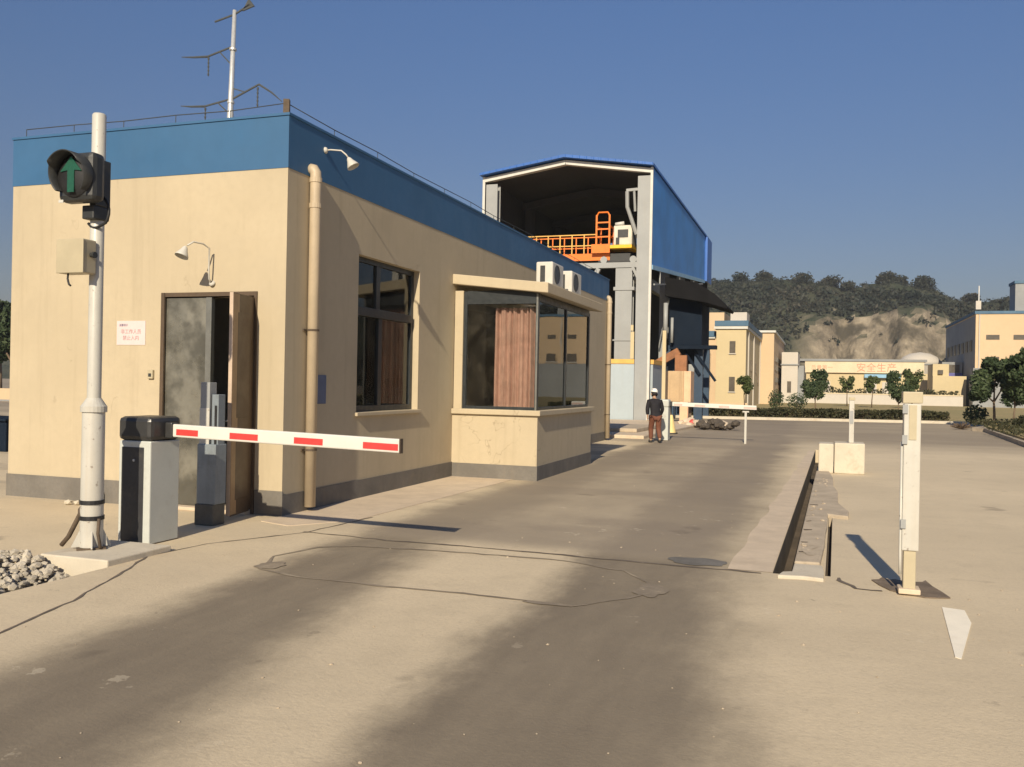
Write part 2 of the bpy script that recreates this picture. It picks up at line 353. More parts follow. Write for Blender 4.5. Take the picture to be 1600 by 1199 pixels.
def hill_material():
    t = NT('hill_ground'); g = t.n('ShaderNodeNewGeometry'); sp = t.n('ShaderNodeSeparateXYZ'); t.ln(g.outputs['True Normal'], sp.inputs[0]); X,Y,Z = t.xyz()
    veg = t.mix(t.ramp(t.noise(.06,6,.65),.35,.65), (.040,.050,.032), (.075,.078,.052))
    rock = t.mix(t.ramp(t.noise(.12,8,.7,stretch=(1,1,.35)),.3,.7), (.12,.102,.077), (.41,.345,.25))
    rock = t.mix(t.math('MULTIPLY', t.ramp(t.noise(.22,5,.65,stretch=(1,1,.25),off=(8,1,6)),.60,.68), .7), rock, (.52,.44,.32))
    rock = t.mix(t.ramp(t.noise(.05,5,.6,off=(3,3,3)),.50,.60), rock, (.085,.075,.055))
    steep = t.ramp(t.math('ADD', sp.outputs[2], t.math('MULTIPLY', t.math('SUBTRACT', t.noise(.09,5),.5), .5)), .86, .60)
    inq = t.math('MULTIPLY', t.ramp(X, -12., 2.), t.ramp(Z, 31., 26.))
    c = t.mix(t.math('MULTIPLY', steep, inq), veg, rock)
    c = t.mix(t.math('MULTIPLY', t.ramp(t.noise(.09,5,.7,off=(7,1,2)),.62,.70), .35), c, (.17,.145,.105))
    t.col(c); t.set(Roughness=1., Specular_IOR_Level=.1); t.bump(t.noise(.5,8,.7), .8, 1.2); return t.m
M['hill'] = hill_material()
def grass_material():
    t = NT('dry_grass_ground'); c = t.mix(t.ramp(t.noise(.25,6,.6),.3,.7), (.42,.31,.15), (.30,.26,.11))
    c = t.mix(t.math('MULTIPLY', t.ramp(t.noise(6,5,.7),.4,.7), .5), c, (.20,.18,.075)); t.col(c); t.set(Roughness=1.); t.bump(t.noise(25,5,.7), .8, .05); return t.m
M['grass'] = grass_material()
#@@PART2
# ------------------------------------------------------------------ ground and setting
R = random.Random(7)
def level(x, y):
    if -.36 < x < -.20 and 8.08 < y < 25.0: return -.34
    if .07 < x < .115 and 8.15 < y < 11.9: return -.12
    if -60 < x < -5.6 and -40 < y < 6.02: return -.3
    return 0.
xs = [-900,-60,-5.6,-.36,-.20,.07,.115,900]; ys = [-200,-40,6.02,8.08,8.15,11.9,25.0,300]
g = MB()
for i in range(len(xs)-1):
    for j in range(len(ys)-1):
        z = level((xs[i]+xs[i+1])/2,(ys[j]+ys[j+1])/2); a,b,c,d = xs[i],xs[i+1],ys[j],ys[j+1]
        g.add([(a,c,z),(b,c,z),(b,d,z),(a,d,z)],[(0,1,2,3)])
        if i+2 < len(xs):
            z2 = level((xs[i+1]+xs[i+2])/2,(c+d)/2)
            if z2 != z: g.add([(b,c,z),(b,d,z),(b,d,z2),(b,c,z2)],[(0,1,2,3)])
        if j+2 < len(ys):
            z2 = level((a+b)/2,(ys[j+1]+ys[j+2])/2)
            if z2 != z: g.add([(a,d,z),(b,d,z),(b,d,z2),(a,d,z2)],[(0,1,2,3)])
SHR = lambda x, y: x + .0165*(y-8)
g.v = [(SHR(x,y) if -.5 < x < .3 and 8 < y < 25.1 else x, y, z) for x, y, z in g.v]
struct(g.build('ground', M['ground'], fix=False), 'dusty tan concrete yard with dark tyre bands')

def strip(pts, w, z, rng, jit=.012):
    """narrow ragged line laid along pts as a thin sheet"""
    m = MB(); P = []
    for a, b in zip(pts[:-1], pts[1:]):
        a = Vector((*a,0)); b = Vector((*b,0)); n = max(1,int((b-a).length/.12))
        P += [a.lerp(b,k/n) for k in range(n)]
    P.append(Vector((*pts[-1],0))); vs = []
    for i, p in enumerate(P):
        d = (P[min(i+1,len(P)-1)] - P[max(i-1,0)]).normalized(); nrm = Vector((-d.y,d.x,0)); o = nrm*rng.gauss(0,jit); ww = w*rng.uniform(.45,1.3)
        vs += [p+o+nrm*ww/2+Vector((0,0,z)), p+o-nrm*ww/2+Vector((0,0,z))]
    m.add(vs, [(2*i,2*i+1,2*i+3,2*i+2) for i in range(len(P)-1)]); return m
def patch(cx, cy, rx, ry, z, rng, n=40, rz=0):
    m = MB(); vs = []
    for k in range(n):
        a = 2*pi*k/n; f = 1 + .42*mnoise.noise(Vector((cos(a)*1.6+cx*3, sin(a)*1.6, cy)))
        x, y = rx*f*cos(a), ry*f*sin(a); vs.append((cx+x*cos(rz)-y*sin(rz), cy+x*sin(rz)+y*cos(rz), z))
    return m.add(vs, [tuple(range(n))])

struct(strip([(-5.1,8.2),(-4.1,8.12),(-2.77,8.13),(-1.5,8.06),(-.45,8.06)], .045, .004, R).build('deck_end_joint', M['joint'], fix=False), 'dark joint across the road at the end of the scale deck')
struct(strip([(-4.66,3.9),(-4.98,5.0),(-5.35,5.9),(-5.63,6.49),(-5.55,7.2),(-5.05,8.19),(-4.93,9.4)], .022, .004, R, .006).build('slab_joint', M['joint'], fix=False), 'dark joint along the left edge of the road slab')
lp = [(-4.42,6.45),(-4.62,6.95),(-4.5,7.5),(-4.18,7.7),(-3.3,7.82),(-2.18,7.85),(-1.57,7.63),(-1.29,7.25),(-1.26,6.77),(-1.67,6.25),(-2.4,6.31),(-3.18,6.28),(-3.93,6.3),(-4.42,6.45)]
struct(strip(lp, .036, .0045, R, .008).build('induction_loop_cut', M['loop'], fix=False), 'sealed octagonal saw cut of a vehicle loop in the road')
struct(patch(-1.22,6.98,.13,.22,.006,R).build('sealant_patch', M['loop'], fix=False)); struct(patch(-1.85,6.26,.2,.04,.006,R).build('sealant_patch', M['loop'], fix=False)); struct(patch(-4.42,6.6,.12,.16,.006,R).build('sealant_patch', M['loop'], fix=False))
struct(patch(-1.02,8.32,.3,.17,.005,R).build('steel_cover_patch', M['steelplate'], fix=False), 'grey steel cover patch let into the deck end')
ep = [(SHR(-.365,8.1+.3*k),8.1+.3*k,.004) for k in range(56)] + [(-.74+.009*k+.06*mnoise.noise(Vector((k*.35,2,0)))+.03*mnoise.noise(Vector((k*1.3,5,0))),8.1+.3*k,.004) for k in range(56)]
struct(MB().add(ep,[(k,k+1,57+k,56+k) for k in range(55)]).build('deck_edge_strip', M['concrete_pale'], fix=False), 'paler concrete edge strip beside the pit slot')
struct(MB().prism([(.885,7.32),(1.03,7.28),(1.02,6.9),(.83,5.95),(.8,5.98)],'z',.001,.006).build('slab_edge_wedge', M['slab_edge']), 'flat pale wedge standing in for the sunlit slab edge')  # flat sheet, its pale colour imitating the slab edge's sunlit face
struct(strip([(.16,8.1),(.2,8.0),(.225,7.93),(.27,7.82),(.30,7.72),(.42,7.70),(.5,7.72)],.035,.005,R,.012).build('broken_edge_crack', M['joint'], fix=False))
# left apron along the office, and the kerb strip right of the slot
struct(MB().prism([(-5.9,8.6),(-5.45,8.45),(-4.98,9.1),(-4.80,14.1),(-5.9,14.1)],'z',-.05,.006).build('office_apron', M['concrete_pale']), 'pale concrete apron along the office wall')
kb = MB()
kb.prism([(-.19,8.5),(.03,8.52),(.055,9.1),(.075,9.6),(.09,10.4),(.11,10.9),(.125,11.9),(.36,11.8),(.38,12.3),(.30,12.9),(.27,13.2),(.29,14.6),(.24,15.4),(.25,16.9),(.2,18.1),(-.035,18.1)],'z',-.2,.045)
struct(kb.build('pit_kerb', M['concrete'], bevel=.015), 'broken raised concrete kerb right of the pit slot')
pl_ = MB(); pl_.box(-.3595,-.3565,8.083,24.99,-.338,-.003); pl_.box(-.2035,-.2005,8.083,24.99,-.338,-.003); pl_.box(-.3565,-.2035,8.083,24.99,-.3395,-.334)
pl_.box(.071,.0735,8.152,11.89,-.118,-.004); pl_.box(.1115,.114,8.152,11.89,-.118,-.004); pl_.box(.0735,.1115,8.152,11.89,-.1195,-.115)
pl_.v = [(SHR(x,y),y,z) for x, y, z in pl_.v]; struct(pl_.build('pit_slot_shade', M['pit']), 'dark lining painting shade into the slot beside the scale deck')  # lining added so the slots look shaded by colour
for a,b,x0,x1 in ((8.95,9.03,-.16,-.07),(9.55,9.6,-.15,-.09),(10.4,10.46,-.14,-.05),(11.1,11.14,-.13,-.06),(12.7,12.76,-.1,0)): struct(strip([(x0,(a+b)/2),(x1,(a+b)/2+.02)],b-a,.049,R).build('kerb_break', M['pit'], fix=False))
struct(strip([(-.02,8.85),(-.05,9.05),(-.03,9.3),(-.07,9.5)],.09,.0495,R,.03).build('kerb_break', M['concrete'], fix=False))
struct(MB().prism([(-.31,7.88),(-.1,7.92),(.06,7.89),(.065,8.2),(.05,8.47),(-.19,8.47),(-.2,8.1),(-.28,8.05)],'z',-.3,.03).build('slot_end_pad', M['concrete_white'], bevel=.012), 'pale concrete pad closing the end of the pit slot')
struct(MB().box(-60,-5.62,-40,6.0,-.296,-.292).build('gravel_bed', M['gravelbed']))

kr = MB(); q = random.Random(41)
for k in range(26):
    y = q.uniform(8.7,16.5); x = SHR(q.uniform(-.15,.02),y)
    kr.rock((x,y,.05),q.choice((.010,.014,.02,.03)),q,(1.3,1,.5))
tag(kr.build('kerb_rubble', M['concrete']), 'small broken concrete bits lying on the kerb beside the slot', 'rubble', kind='stuff')
gp = MB()
for k in range(200):
    x = q.uniform(-5.2,3.2); y = 2.4+abs(q.gauss(0,6)); 
    if x < .3 and x > -.7 and y > 7.9: continue
    gp.rock((x,y,.003),q.choice((.004,.005,.006,.009))*q.uniform(.7,1.3),q,(1.2,1,.6))
tag(gp.build('loose_grit', M['concrete']), 'loose grit and small pebbles scattered over the concrete', 'grit', kind='stuff')
# gravel heap at lower left: too many stones to count
st = MB(); rr = random.Random(3)
for k in range(2600):
    u = rr.random(); x = -5.72 - abs(rr.gauss(0,.75)); y = rr.uniform(4.2,5.95)
    hgt = .36*math.exp(-((x+6.5)/.75)**2)*(1 if y>4.9 else .55)
    st.rock((x,y,-.27+hgt*rr.uniform(.45,1)), rr.choice((.014,.02,.025,.032,.045)), rr)
tag(st.build('gravel_heap', M['gravel'], smooth=False), 'loose grey gravel heaped beside the road slab', 'gravel', kind='stuff')

# ------------------------------------------------------------------ office
off = thing('office_building', 'cream single storey weighbridge office with teal parapet band', 'building', (-8.0,17.4,0))
XL, XR, YF, YB, ZB, ZT = -10.1, -5.91, 9.02, 25.8, 4.07, 4.68
w = MB(); w.wall('x', XL, XR, 0, ZB, YF, YF+.24, [(-7.61,-6.33,0,2.58)]); w.build('front_wall', M['cream'], off)
w = MB(); w.wall('y', YF+.24, YB, 0, ZB, XR-.24, XR, [(10.75,12.70,1.17,3.31),(14.3,17.6,1.12,3.1)]); w.build('side_wall', M['cream'], off)
w = MB(); w.wall('y', YF+.24, YB, 0, ZB, XL, XL+.24); w.wall('x', XL+.24, XR-.24, 0, ZB, YB-.24, YB); w.build('rear_wall', M['cream'], off)
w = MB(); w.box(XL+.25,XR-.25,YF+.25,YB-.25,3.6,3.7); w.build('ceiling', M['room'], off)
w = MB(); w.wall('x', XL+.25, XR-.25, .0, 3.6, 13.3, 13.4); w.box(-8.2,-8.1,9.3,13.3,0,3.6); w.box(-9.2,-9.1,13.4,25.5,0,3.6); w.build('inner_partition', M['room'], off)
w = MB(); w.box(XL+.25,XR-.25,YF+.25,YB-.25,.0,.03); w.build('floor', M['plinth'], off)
b = MB(); e = .006
b.wall('x', XL-e, XR+e, ZB, ZT, YF-e, YF+.2); b.wall('y', YF+.2, YB+e, ZB, ZT, XR-.2, XR+e); b.wall('y', YF+.2, YB+e, ZB, ZT, XL-e, XL+.2); b.wall('x', XL+.2, XR-.2, ZB, ZT, YB-.2, YB+e)
b.build('parapet', M['band'], off)
MB().box(XL+.2,XR-.2,YF+.2,YB-.2,4.1,4.2).build('roof', M['concrete'], off)
c = MB(); c.wall('x', XL-.02, XR+.02, ZT, ZT+.03, YF-.02, YF+.22); c.wall('y', YF+.22, YB+.02, ZT, ZT+.03, XR-.22, XR+.02); c.build('parapet_cap', M['band'], off)
p = MB(); p.box(XL-.014,-7.66,YF-.014,YF-.0005,0,.29); p.box(-6.28,XR+.014,YF-.014,YF-.0005,0,.29); p.box(XR+.0005,XR+.014,YF,14.1,0,.25); p.box(XR+.0005,XR+.014,17.77,YB,0,.25); p.build('plinth_band', M['plinth'], off)
# door: fixed steel leaf, dark gap, brown leaf standing open
fr = MB(); fr.box(-7.66,-7.61,YF-.03,YF+.1,0,2.63); fr.box(-6.33,-6.29,YF-.02,YF+.1,0,2.63); fr.box(-7.61,-6.33,YF-.02,YF+.1,2.58,2.63); fr.build('door_frame', M['wood'], off)
d = MB(); d.box(-7.61,-7.02,YF+.01,YF+.05,.05,2.57).build('door_leaf', M['stainless'], off, bevel=.004, label='stained stainless steel door leaf, shut')
s_ = MB(); s_.box(-7.02,-6.94,YF+.0,YF+.06,.05,2.57); s_.build('door_stile', M['alu_lt'], off)
th = math.radians(12); dl = MB(); cx, cy = -6.34+.29*sin(th), YF-.02-.29*cos(th)
dl.obox((cx,cy,1.31),(.038,.58,2.5),rz=th); dlo = dl.build('door_leaf', M['wood'], off, bevel=.004, label='brown wooden door leaf standing open')
dd = MB()
for zz, hh in ((.62,.8),(1.75,1.2)): dd.obox((cx+.019,cy,zz),(.012,.34,hh),rz=th)
dd.build('door_panel', M['wood'], dlo, bevel=.006)
ds = MB(); ds.obox((-6.34+.50*sin(th)+.0205*cos(th),YF-.02-.50*cos(th)+.0205*sin(th),1.31),(.006,.15,2.48),rz=th); ds.build('door_stile', M['wood_tan'], dlo)
de = MB(); de.obox((-6.34+.585*sin(th),YF-.02-.585*cos(th),1.31),(.042,.006,2.5),rz=th); de.build('door_edge', M['wood_lt'], dlo)
dk = MB(); dk.obox((cx+.0205,cy-.02,.3),(.006,.5,.5),rz=th); dk.build('kick_plate', M['rust'], dlo)
hd = MB(); hd.tube([(-6.32,8.47,1.12),(-6.24,8.47,1.12),(-6.24,8.58,1.12)],.01,8); hd.obox((-6.317,8.47,1.12),(.008,.04,.2),rz=th); hd.build('door_handle', M['alu_lt'], dlo, smooth=False)
MB().box(-7.61,-6.33,YF-.12,YF+.2,0,.045).build('threshold', M['concrete_pale'], off, bevel=.01)
# front window in the long wall
def bars(lst): 
    m = MB()
    for q in lst: m.box(*q)
    return m
xw0, xw1 = XR-.16, XR-.10
win = bars([(xw0,xw1,10.75,10.82,1.17,3.31),(xw0,xw1,12.62,12.70,1.17,3.31),(xw0,xw1,10.82,12.62,1.17,1.25),(xw0,xw1,10.82,12.62,3.24,3.31),(xw0,xw1+.03,10.82,12.62,2.50,2.62),(xw0,xw1,11.55,11.66,1.25,2.5),(xw0,xw1,11.46,11.58,2.62,3.24)]).build('window', M['alu'], off, bevel=.004)
gl = MB(); gl.box(xw0+.025,xw0+.031,10.82,12.62,1.25,3.24); gl.build('pane', M['glass'], win)
MB().box(XR-.1,XR+.05,10.70,12.75,1.12,1.168).build('window_sill', M['cream'], off, bevel=.006)
# bay window
BX, BY0, BY1 = -4.39, 14.1, 17.77
bw = MB(); bw.wall('x', XR+.001, BX, 0, 1.07, BY0, BY0+.15); bw.wall('y', BY0+.15, BY1-.15, 0, 1.07, BX-.15, BX); bw.wall('x', XR+.001, BX, 0, 1.07, BY1-.15, BY1); bw.box(-5.9,-5.75,BY0+.02,BY0+.16,1.16,3.16)
bw.wall('x', XR+.001, BX-.1, 1.16, 3.2, BY1-.14, BY1-.02); bw.build('bay_wall', M['cream'], off)
p = MB(); p.box(XR+.02,BX+.012,BY0-.012,BY0-.0005,0,.24); p.box(BX+.0005,BX+.012,BY0,BY1,0,.24); p.build('bay_plinth', M['plinth'], off)
MB().box(XR+.001,BX+.06,BY0-.06,BY1+.05,1.07,1.16).build('bay_sill', M['cream'], off, bevel=.012)
can = MB()
zc = lambda x: 3.44 - (x+5.93)*.105
can.prism([(-5.909,zc(-5.909)),(-4.22,zc(-4.22)),(-4.22,zc(-4.22)-.17),(-5.909,zc(-5.909)-.17)],'y',14.0,17.92); can.build('bay_canopy', M['cream'], off, bevel=.015)
f0, f1 = BY0+.05, BY0+.10; sx0, sx1 = BX-.10, BX-.05
bf = bars([(-5.75,-5.69,f0,f1,1.16,3.15),(-4.47,BX-.03,f0,f1+.02,1.16,3.12),(-5.69,-4.47,f0,f1,1.16,1.21),(-5.69,-4.47,f0,f1,2.93,3.16),
  (sx0,sx1,BY0+.12,BY1-.1,1.16,1.21),(sx0,sx1,BY0+.12,BY1-.1,2.98,3.1),(sx0,sx1,BY1-.12,BY1-.04,1.21,3.05),(sx0,sx1,15.95,16.01,1.21,2.98)]).build('bay_window', M['alu'], off, bevel=.004)
mu = bars([(-4.455,BX-.035,f0-.012,f0-.001,1.16,3.1)]).build('corner_post', M['alu_lt'], bf)
gl = MB(); gl.box(-5.69,-4.47,f0+.02,f0+.026,1.21,2.93); gl.build('pane', M['glass'], bf)
gl = MB(); gl.box(sx0+.02,sx0+.026,BY0+.12,BY1-.12,1.21,2.98); gl.build('pane', M['glass_dark'], bf)
# curtain hanging inside the bay
cu = MB(); N = 90; vs = []
for k in range(N+1):
    x = -5.27 + .74*k/N
    for z in (1.2,1.7,2.3,2.88): vs.append((x, BY0+.26+.05*mnoise.noise(Vector((k*.21,z*.25,3)))+.045*sin(k*.50+1.5*sin(k*.17)+.25*z)+.012*sin(k*1.7+z*2)+.01*sin(z*3+k*.1), z))
cu.add(vs, [(4*k+j,4*k+4+j,4*k+5+j,4*k+1+j) for k in range(N) for j in range(3)])
tag(cu.build('curtain', M['curtain'], smooth=True, fix=False), 'pinkish brown pleated curtain behind the bay window glass', 'curtain')
# lightning conductor wire on little supports along the parapet
lw = thing('lightning_conductor', 'thin lightning wire on short supports along the parapet top', 'wire', (XR-.1,YF+.1,ZT+.03))
wp = [(XL+.1,YF+.1,4.84)] + [(XL+.1+.8*k,YF+.1,4.83+.012*(k%2)) for k in range(1,5)] + [(XR-.1,YF+.1,4.86)] + [(XR-.1,YF+1.2*k,4.83+.012*(k%3)) for k in range(1,14)]
MB().tube(wp,.006,6).build('wire', M['pylon_arm'], lw, smooth=True)
for q in wp[::1]: MB().tube([(q[0],q[1],4.71),(q[0],q[1],q[2])],.005,6).build('support', M['pylon_arm'], lw)
MB().obox((XR-.1,YF+.1,4.80),(.07,.07,.2),rz=.4).build('corner_clamp', M['rust'], lw)

# downpipes: each a thing clamped on the wall
def downpipe(y, label, top):
    t = thing('downpipe', label, 'drainpipe', (XR+.08,y,0), 'cream downpipes on the long wall')
    MB().tube([(XR+.08,y,.06),(XR+.08,y,top-.12),(XR+.075,y,top-.05),(XR+.05,y,top-.01),(XR+.004,y,top)],.068,16).build('pipe', M['cream_dim'], t, smooth=True)
    for z in (top-.45,top-.14): MB().lathe([(.069,-.03),(.076,-.028),(.076,.028),(.069,.03)],(XR+.08,y,z),16).build('pipe_joint', M['cream_dim'], t, smooth=False)
    for z in (.75,2.2): m = MB(); m.lathe([(.07,-.012),(.074,-.012),(.074,.012),(.07,.012)],(XR+.08,y,z),16); m.box(XR+.001,XR+.02,y-.11,y+.11,z-.012,z+.012); m.build('pipe_clip', M['rust'], t)
downpipe(9.5, 'cream downpipe with a bent top beside the front corner of the office', 4.16)
downpipe(25.6, 'cream downpipe at the far corner of the office next to the hall', 4.16)

# gooseneck lamps
def gooseneck(label, base, pts, tip, axis):
    t = thing('wall_lamp', label, 'lamp', base, 'gooseneck lamps on the office')
    MB().tube(pts,.010,8).build('arm', M['ac'], t, smooth=True)
    d = Vector(pts[1])-Vector(pts[0]); MB().lathe([(.001,0),(.042,0),(.038,.02),(.016,.035)],pts[0],16,axis=(Vector(pts[1])-Vector(pts[0]))).build('mounting_plate', M['ac'], t, smooth=True)
    sh_ = MB().lathe([(.016,-.05),(.03,-.03),(.04,.0),(.074,.065),(.08,.085),(.077,.085),(.07,.065),(.036,.01),(.0,.0)],tip,22,axis=axis).build('lamp_shade', M['ac'], t, smooth=True)
    MB().lathe([(.0,.065),(.026,.05),(.03,.025),(.014,.0)],tip,14,axis=axis).build('bulb', M['white_trim'], sh_, smooth=True)
gooseneck('pale gooseneck lamp on the front wall above the door', (-6.93,YF,2.72),
    [(-6.93,YF-.002,2.73),(-6.93,YF-.07,2.78),(-6.92,YF-.09,2.9),(-6.91,YF-.1,3.14),(-6.92,YF-.2,3.18),(-6.93,YF-.36,3.18),(-6.96,YF-.43,3.13)], (-6.98,YF-.46,3.07), (-.12,-.38,-.9))
gooseneck('white gooseneck lamp projecting from the teal band near the corner', (XR,9.82,4.47),
    [(XR+.007,9.82,4.47),(XR+.08,9.83,4.475),(XR+.22,9.85,4.46),(XR+.28,9.86,4.41),(XR+.31,9.87,4.37)], (XR+.33,9.88,4.33), (.5,.1,-.85))

# air conditioners on the bay canopy
ac = thing('air_conditioner', 'white outdoor air conditioner, nearer one on the bay canopy', 'air conditioner', (-4.6,15.55,zc(-4.6)), 'air conditioners on the bay canopy')
ax0, ax1, ay0, ay1, az0, az1 = -4.78,-4.47,15.1,15.8,3.345,3.76
MB().box(ax0,ax1,ay0,ay1,az0,az1).build('casing', M['ac'], ac, bevel=.025)
MB().box(ax0+.08,ax0+.17,ay0-.004,ay0+.02,az0+.06,az1-.07).build('side_louvre', M['housing'], ac)
gr = MB(); gr.lathe([(.001,.004),(.15,.004),(.163,.012),(.172,.0)],(ax1,(ay0+ay1)/2-.08,(az0+az1)/2),24,axis=(1,0,0)); gr.build('fan_grille', M['housing'], ac)
ft = MB(); ft.box(ax0+.04,ax1-.04,ay0+.08,ay0+.14,zc(-4.6)-.02,az0); ft.build('foot_rail', M['rust'], ac); ft = MB(); ft.box(ax0+.04,ax1-.04,ay1-.14,ay1-.08,zc(-4.6)-.02,az0); ft.build('foot_rail', M['rust'], ac)
ac2 = copy_tree(ac); ac2.location.y += 1.3; ac2['label'] = 'white outdoor air conditioner, farther one on the bay canopy'

# notice, switch box, plate, debris
nt = thing('notice_sheet', 'pink notice sheet with faded red characters on the front wall', 'notice', (-8.13,YF,2.14))
MB().box(-8.35,-7.91,YF-.006,YF-.001,1.99,2.29).build('paper', M['paper'], nt)
def text(body, size, loc, mat, parent, name, ext=.0006, rot=(pi/2,0,0), sx=1):
    cu = bpy.data.curves.new(name,'FONT'); cu.body = body; cu.size = size; cu.align_x = 'CENTER'; cu.extrude = ext
    o = bpy.data.objects.new(name, cu); COL.objects.link(o); dg = bpy.context.evaluated_depsgraph_get()
    me = bpy.data.meshes.new_from_object(o.evaluated_get(dg)); bpy.data.objects.remove(o); bpy.data.curves.remove(cu)
    me.materials.clear(); me.materials.append(mat); o = bpy.data.objects.new(name, me); COL.objects.link(o)
    if parent: o.parent = parent; loc = Vector(loc)-parent.location
    o.location = loc; o.rotation_euler = rot; o.scale = (sx,1,1); return o
text('温馨提示', .034, (-8.245,YF-.008,2.225), M['inkgrey'], nt, 'small_heading')
text('非工作人员', .063, (-8.13,YF-.008,2.135), M['ink'], nt, 'notice_line')
text('禁止入内', .063, (-8.13,YF-.008,2.055), M['ink'], nt, 'notice_line')
db = thing('switch_box', 'small cream switch box on the wall left of the door', 'switch', (-7.8,YF,1.63))
MB().box(-7.845,-7.765,YF-.035,YF-.001,1.575,1.685).build('body', M['beige_box'], db, bevel=.006); MB().box(-7.825,-7.785,YF-.04,YF-.034,1.60,1.64).build('button', M['housing'], db)
pl = MB(); pl.box(XR+.001,XR+.012,9.74,9.95,1.30,1.66); tag(pl.build('wall_plate', M['plate_blue'], bevel=.02), 'dark blue enamel plate on the long wall beside the downpipe', 'sign')
rb = MB(); q = random.Random(5)
rb.obox((-8.55,8.86,.10),(.16,.12,.2),rz=.3); tag(rb.build('loose_block', M['concrete_white'], bevel=.012), 'small pale loose block at the foot of the front wall', 'block')
rb = MB()
for k in range(5): rb.rock((-8.75+k*.12+q.uniform(-.03,.03),8.66+q.uniform(-.06,.06),.03),.05,q)
tag(rb.build('mortar_scraps', M['concrete_white']), 'scraps of pale mortar on the ground by the front wall', 'debris', kind='stuff')

# ------------------------------------------------------------------ signal pole
PX_, PY_ = -6.15, 6.38
MB().box(-6.34,-5.61,6.0,6.78,-.32,.055).build('concrete_footing', M['concrete_white'], bevel=.012)
tag(bpy.data.objects['concrete_footing'], 'whitewashed concrete footing under the signal pole', 'footing')
sp = thing('signal_pole', 'tall white pole carrying a round green arrow traffic signal', 'traffic signal', (PX_,PY_,.055))
MB().lathe([(.060,1.3),(.060,3.93),(.050,3.945),(.02,3.95),(0,3.95)],(PX_,PY_,0),20).build('upper_tube', M['pole_white'], sp, smooth=True).data.polygons
MB().lathe([(.098,.06),(.096,1.28),(.092,1.30)],(PX_,PY_,0),22).build('lower_sleeve', M['pole_white'], sp, smooth=True)
MB().lathe([(.097,1.27),(.112,1.275),(.112,1.325),(.10,1.34),(.061,1.40),(.059,1.40)],(PX_,PY_,0),22).build('collar', M['pole_white'], sp)
for z in (.33,.47): MB().lathe([(.098,-.018),(.106,-.018),(.106,.018),(.098,.018)],(PX_,PY_,z),20).build('strap', M['black'], sp)
MB().lathe([(.0,.056),(.17,.056),(.17,.07),(.1,.07)],(PX_,PY_,0),4).build('base_plate', M['rust'], sp)
for k in range(4):
    a = pi/4+k*pi/2; u = Vector((cos(a),sin(a),0)); c = Vector((PX_,PY_,0)); n = Vector((-u.y,u.x,0))*.006
    tri = [c+u*.096+Vector((0,0,.07)), c+u*.165+Vector((0,0,.07)), c+u*.096+Vector((0,0,.22))]
    MB().add([p-n for p in tri]+[p+n for p in tri],[(0,1,2),(5,4,3),(0,3,4,1),(1,4,5,2),(2,5,3,0)]).build('gusset', M['pole_white'], sp)
MB().tube([(-6.47,6.36,.06),(-6.40,6.37,.14),(-6.27,6.38,.37),(-6.22,6.38,.46),(-6.24,6.34,.40),(-6.20,6.3,.33)],.022,8).build('conduit', M['rust'], sp, smooth=True)
MB().tube([(-6.03,6.34,.33),(-6.03,6.33,.2),(-6.01,6.34,.07)],.014,8).build('conduit', M['rust'], sp, smooth=True)
# signal head in front of the pole
hx, hy, hz = -6.145, 6.19, 3.325
m = MB(); prof = []
m.obox((hx,hy,hz),(.39,.16,.43),rz=0); head = m.build('signal_head', M['housing'], sp, bevel=.05)
v = MB(); n = 28; vs = []
for k in range(n+1):
    a = math.radians(-45 + 270*k/n); dep = .15 if 25 < -45+270*k/n < 155 else .15 - .08*min(1,abs((-45+270*k/n)-90)/135*.9)
    for r in (.195,.185):
        vs.append((hx+r*cos(a), hy-.078, hz+.005+r*sin(a))); vs.append((hx+r*cos(a), hy-.078-dep, hz+.005+r*sin(a)))
fs = []
for k in range(n):
    o = 4*k; fs += [(o,o+4,o+5,o+1),(o+2,o+3,o+7,o+6),(o+1,o+5,o+7,o+3)]
v.add(vs,fs); v.build('visor', M['housing'], head, smooth=True)
MB().lathe([(.0,.035),(.12,.03),(.175,.008),(.185,.0)],(hx,hy-.085,hz+.005),30,axis=(0,-1,0)).build('lens', M['black'], head, smooth=True)
ar = [(-.036,-.15),(.036,-.15),(.036,.04),(.115,.03),(0,.155),(-.115,.03),(-.036,.04)]
MB().prism([(hx+x,hz+.005+z) for x,z in ar],'y',hy-.128,hy-.121).build('arrow', M['arrow'], head)
MB().box(hx-.16,hx-.11,hy-.096,hy-.088,hz-.225,hz-.2).build('hinge_tab', M['white_trim'], head)
m = MB(); m.box(PX_-.06,PX_+.07,PY_-.12,PY_+.07,hz-.34,hz-.22); m.box(PX_+.0,PX_+.07,PY_-.10,PY_+.08,hz-.22,hz+.20); m.build('mounting_bracket', M['housing'], sp, bevel=.01)
MB().tube([(PX_+.03,PY_-.06,hz-.13)]+[(PX_+.06+.115*sin(math.radians(a))-.03*(a>150),PY_-.05,hz-.27+.14*cos(math.radians(a))) for a in range(10,230,18)],.013,8).build('cable_loop', M['black'], sp, smooth=True)
jb = MB(); jb.obox((-6.235,6.24,2.645),(.29,.15,.30),rz=0); j = jb.build('junction_box', M['beige_box'], sp, bevel=.012)
MB().box(-6.385,-6.085,6.155,6.167,2.495,2.795).build('box_lid', M['beige_box'], j, bevel=.006)
MB().lathe([(.0,0),(.02,0),(.02,.03),(.028,.032),(.028,.05),(0,.05)],(-6.09,6.25,2.66),12,axis=(1,0,0)).build('gland', M['housing'], j)
MB().tube([(-6.29,6.2,2.5),(-6.285,6.19,2.45),(-6.27,6.18,2.43),(-6.26,6.18,2.40),(-6.24,6.18,2.385)],.009,6).build('loose_wire', M['black'], j, smooth=True)

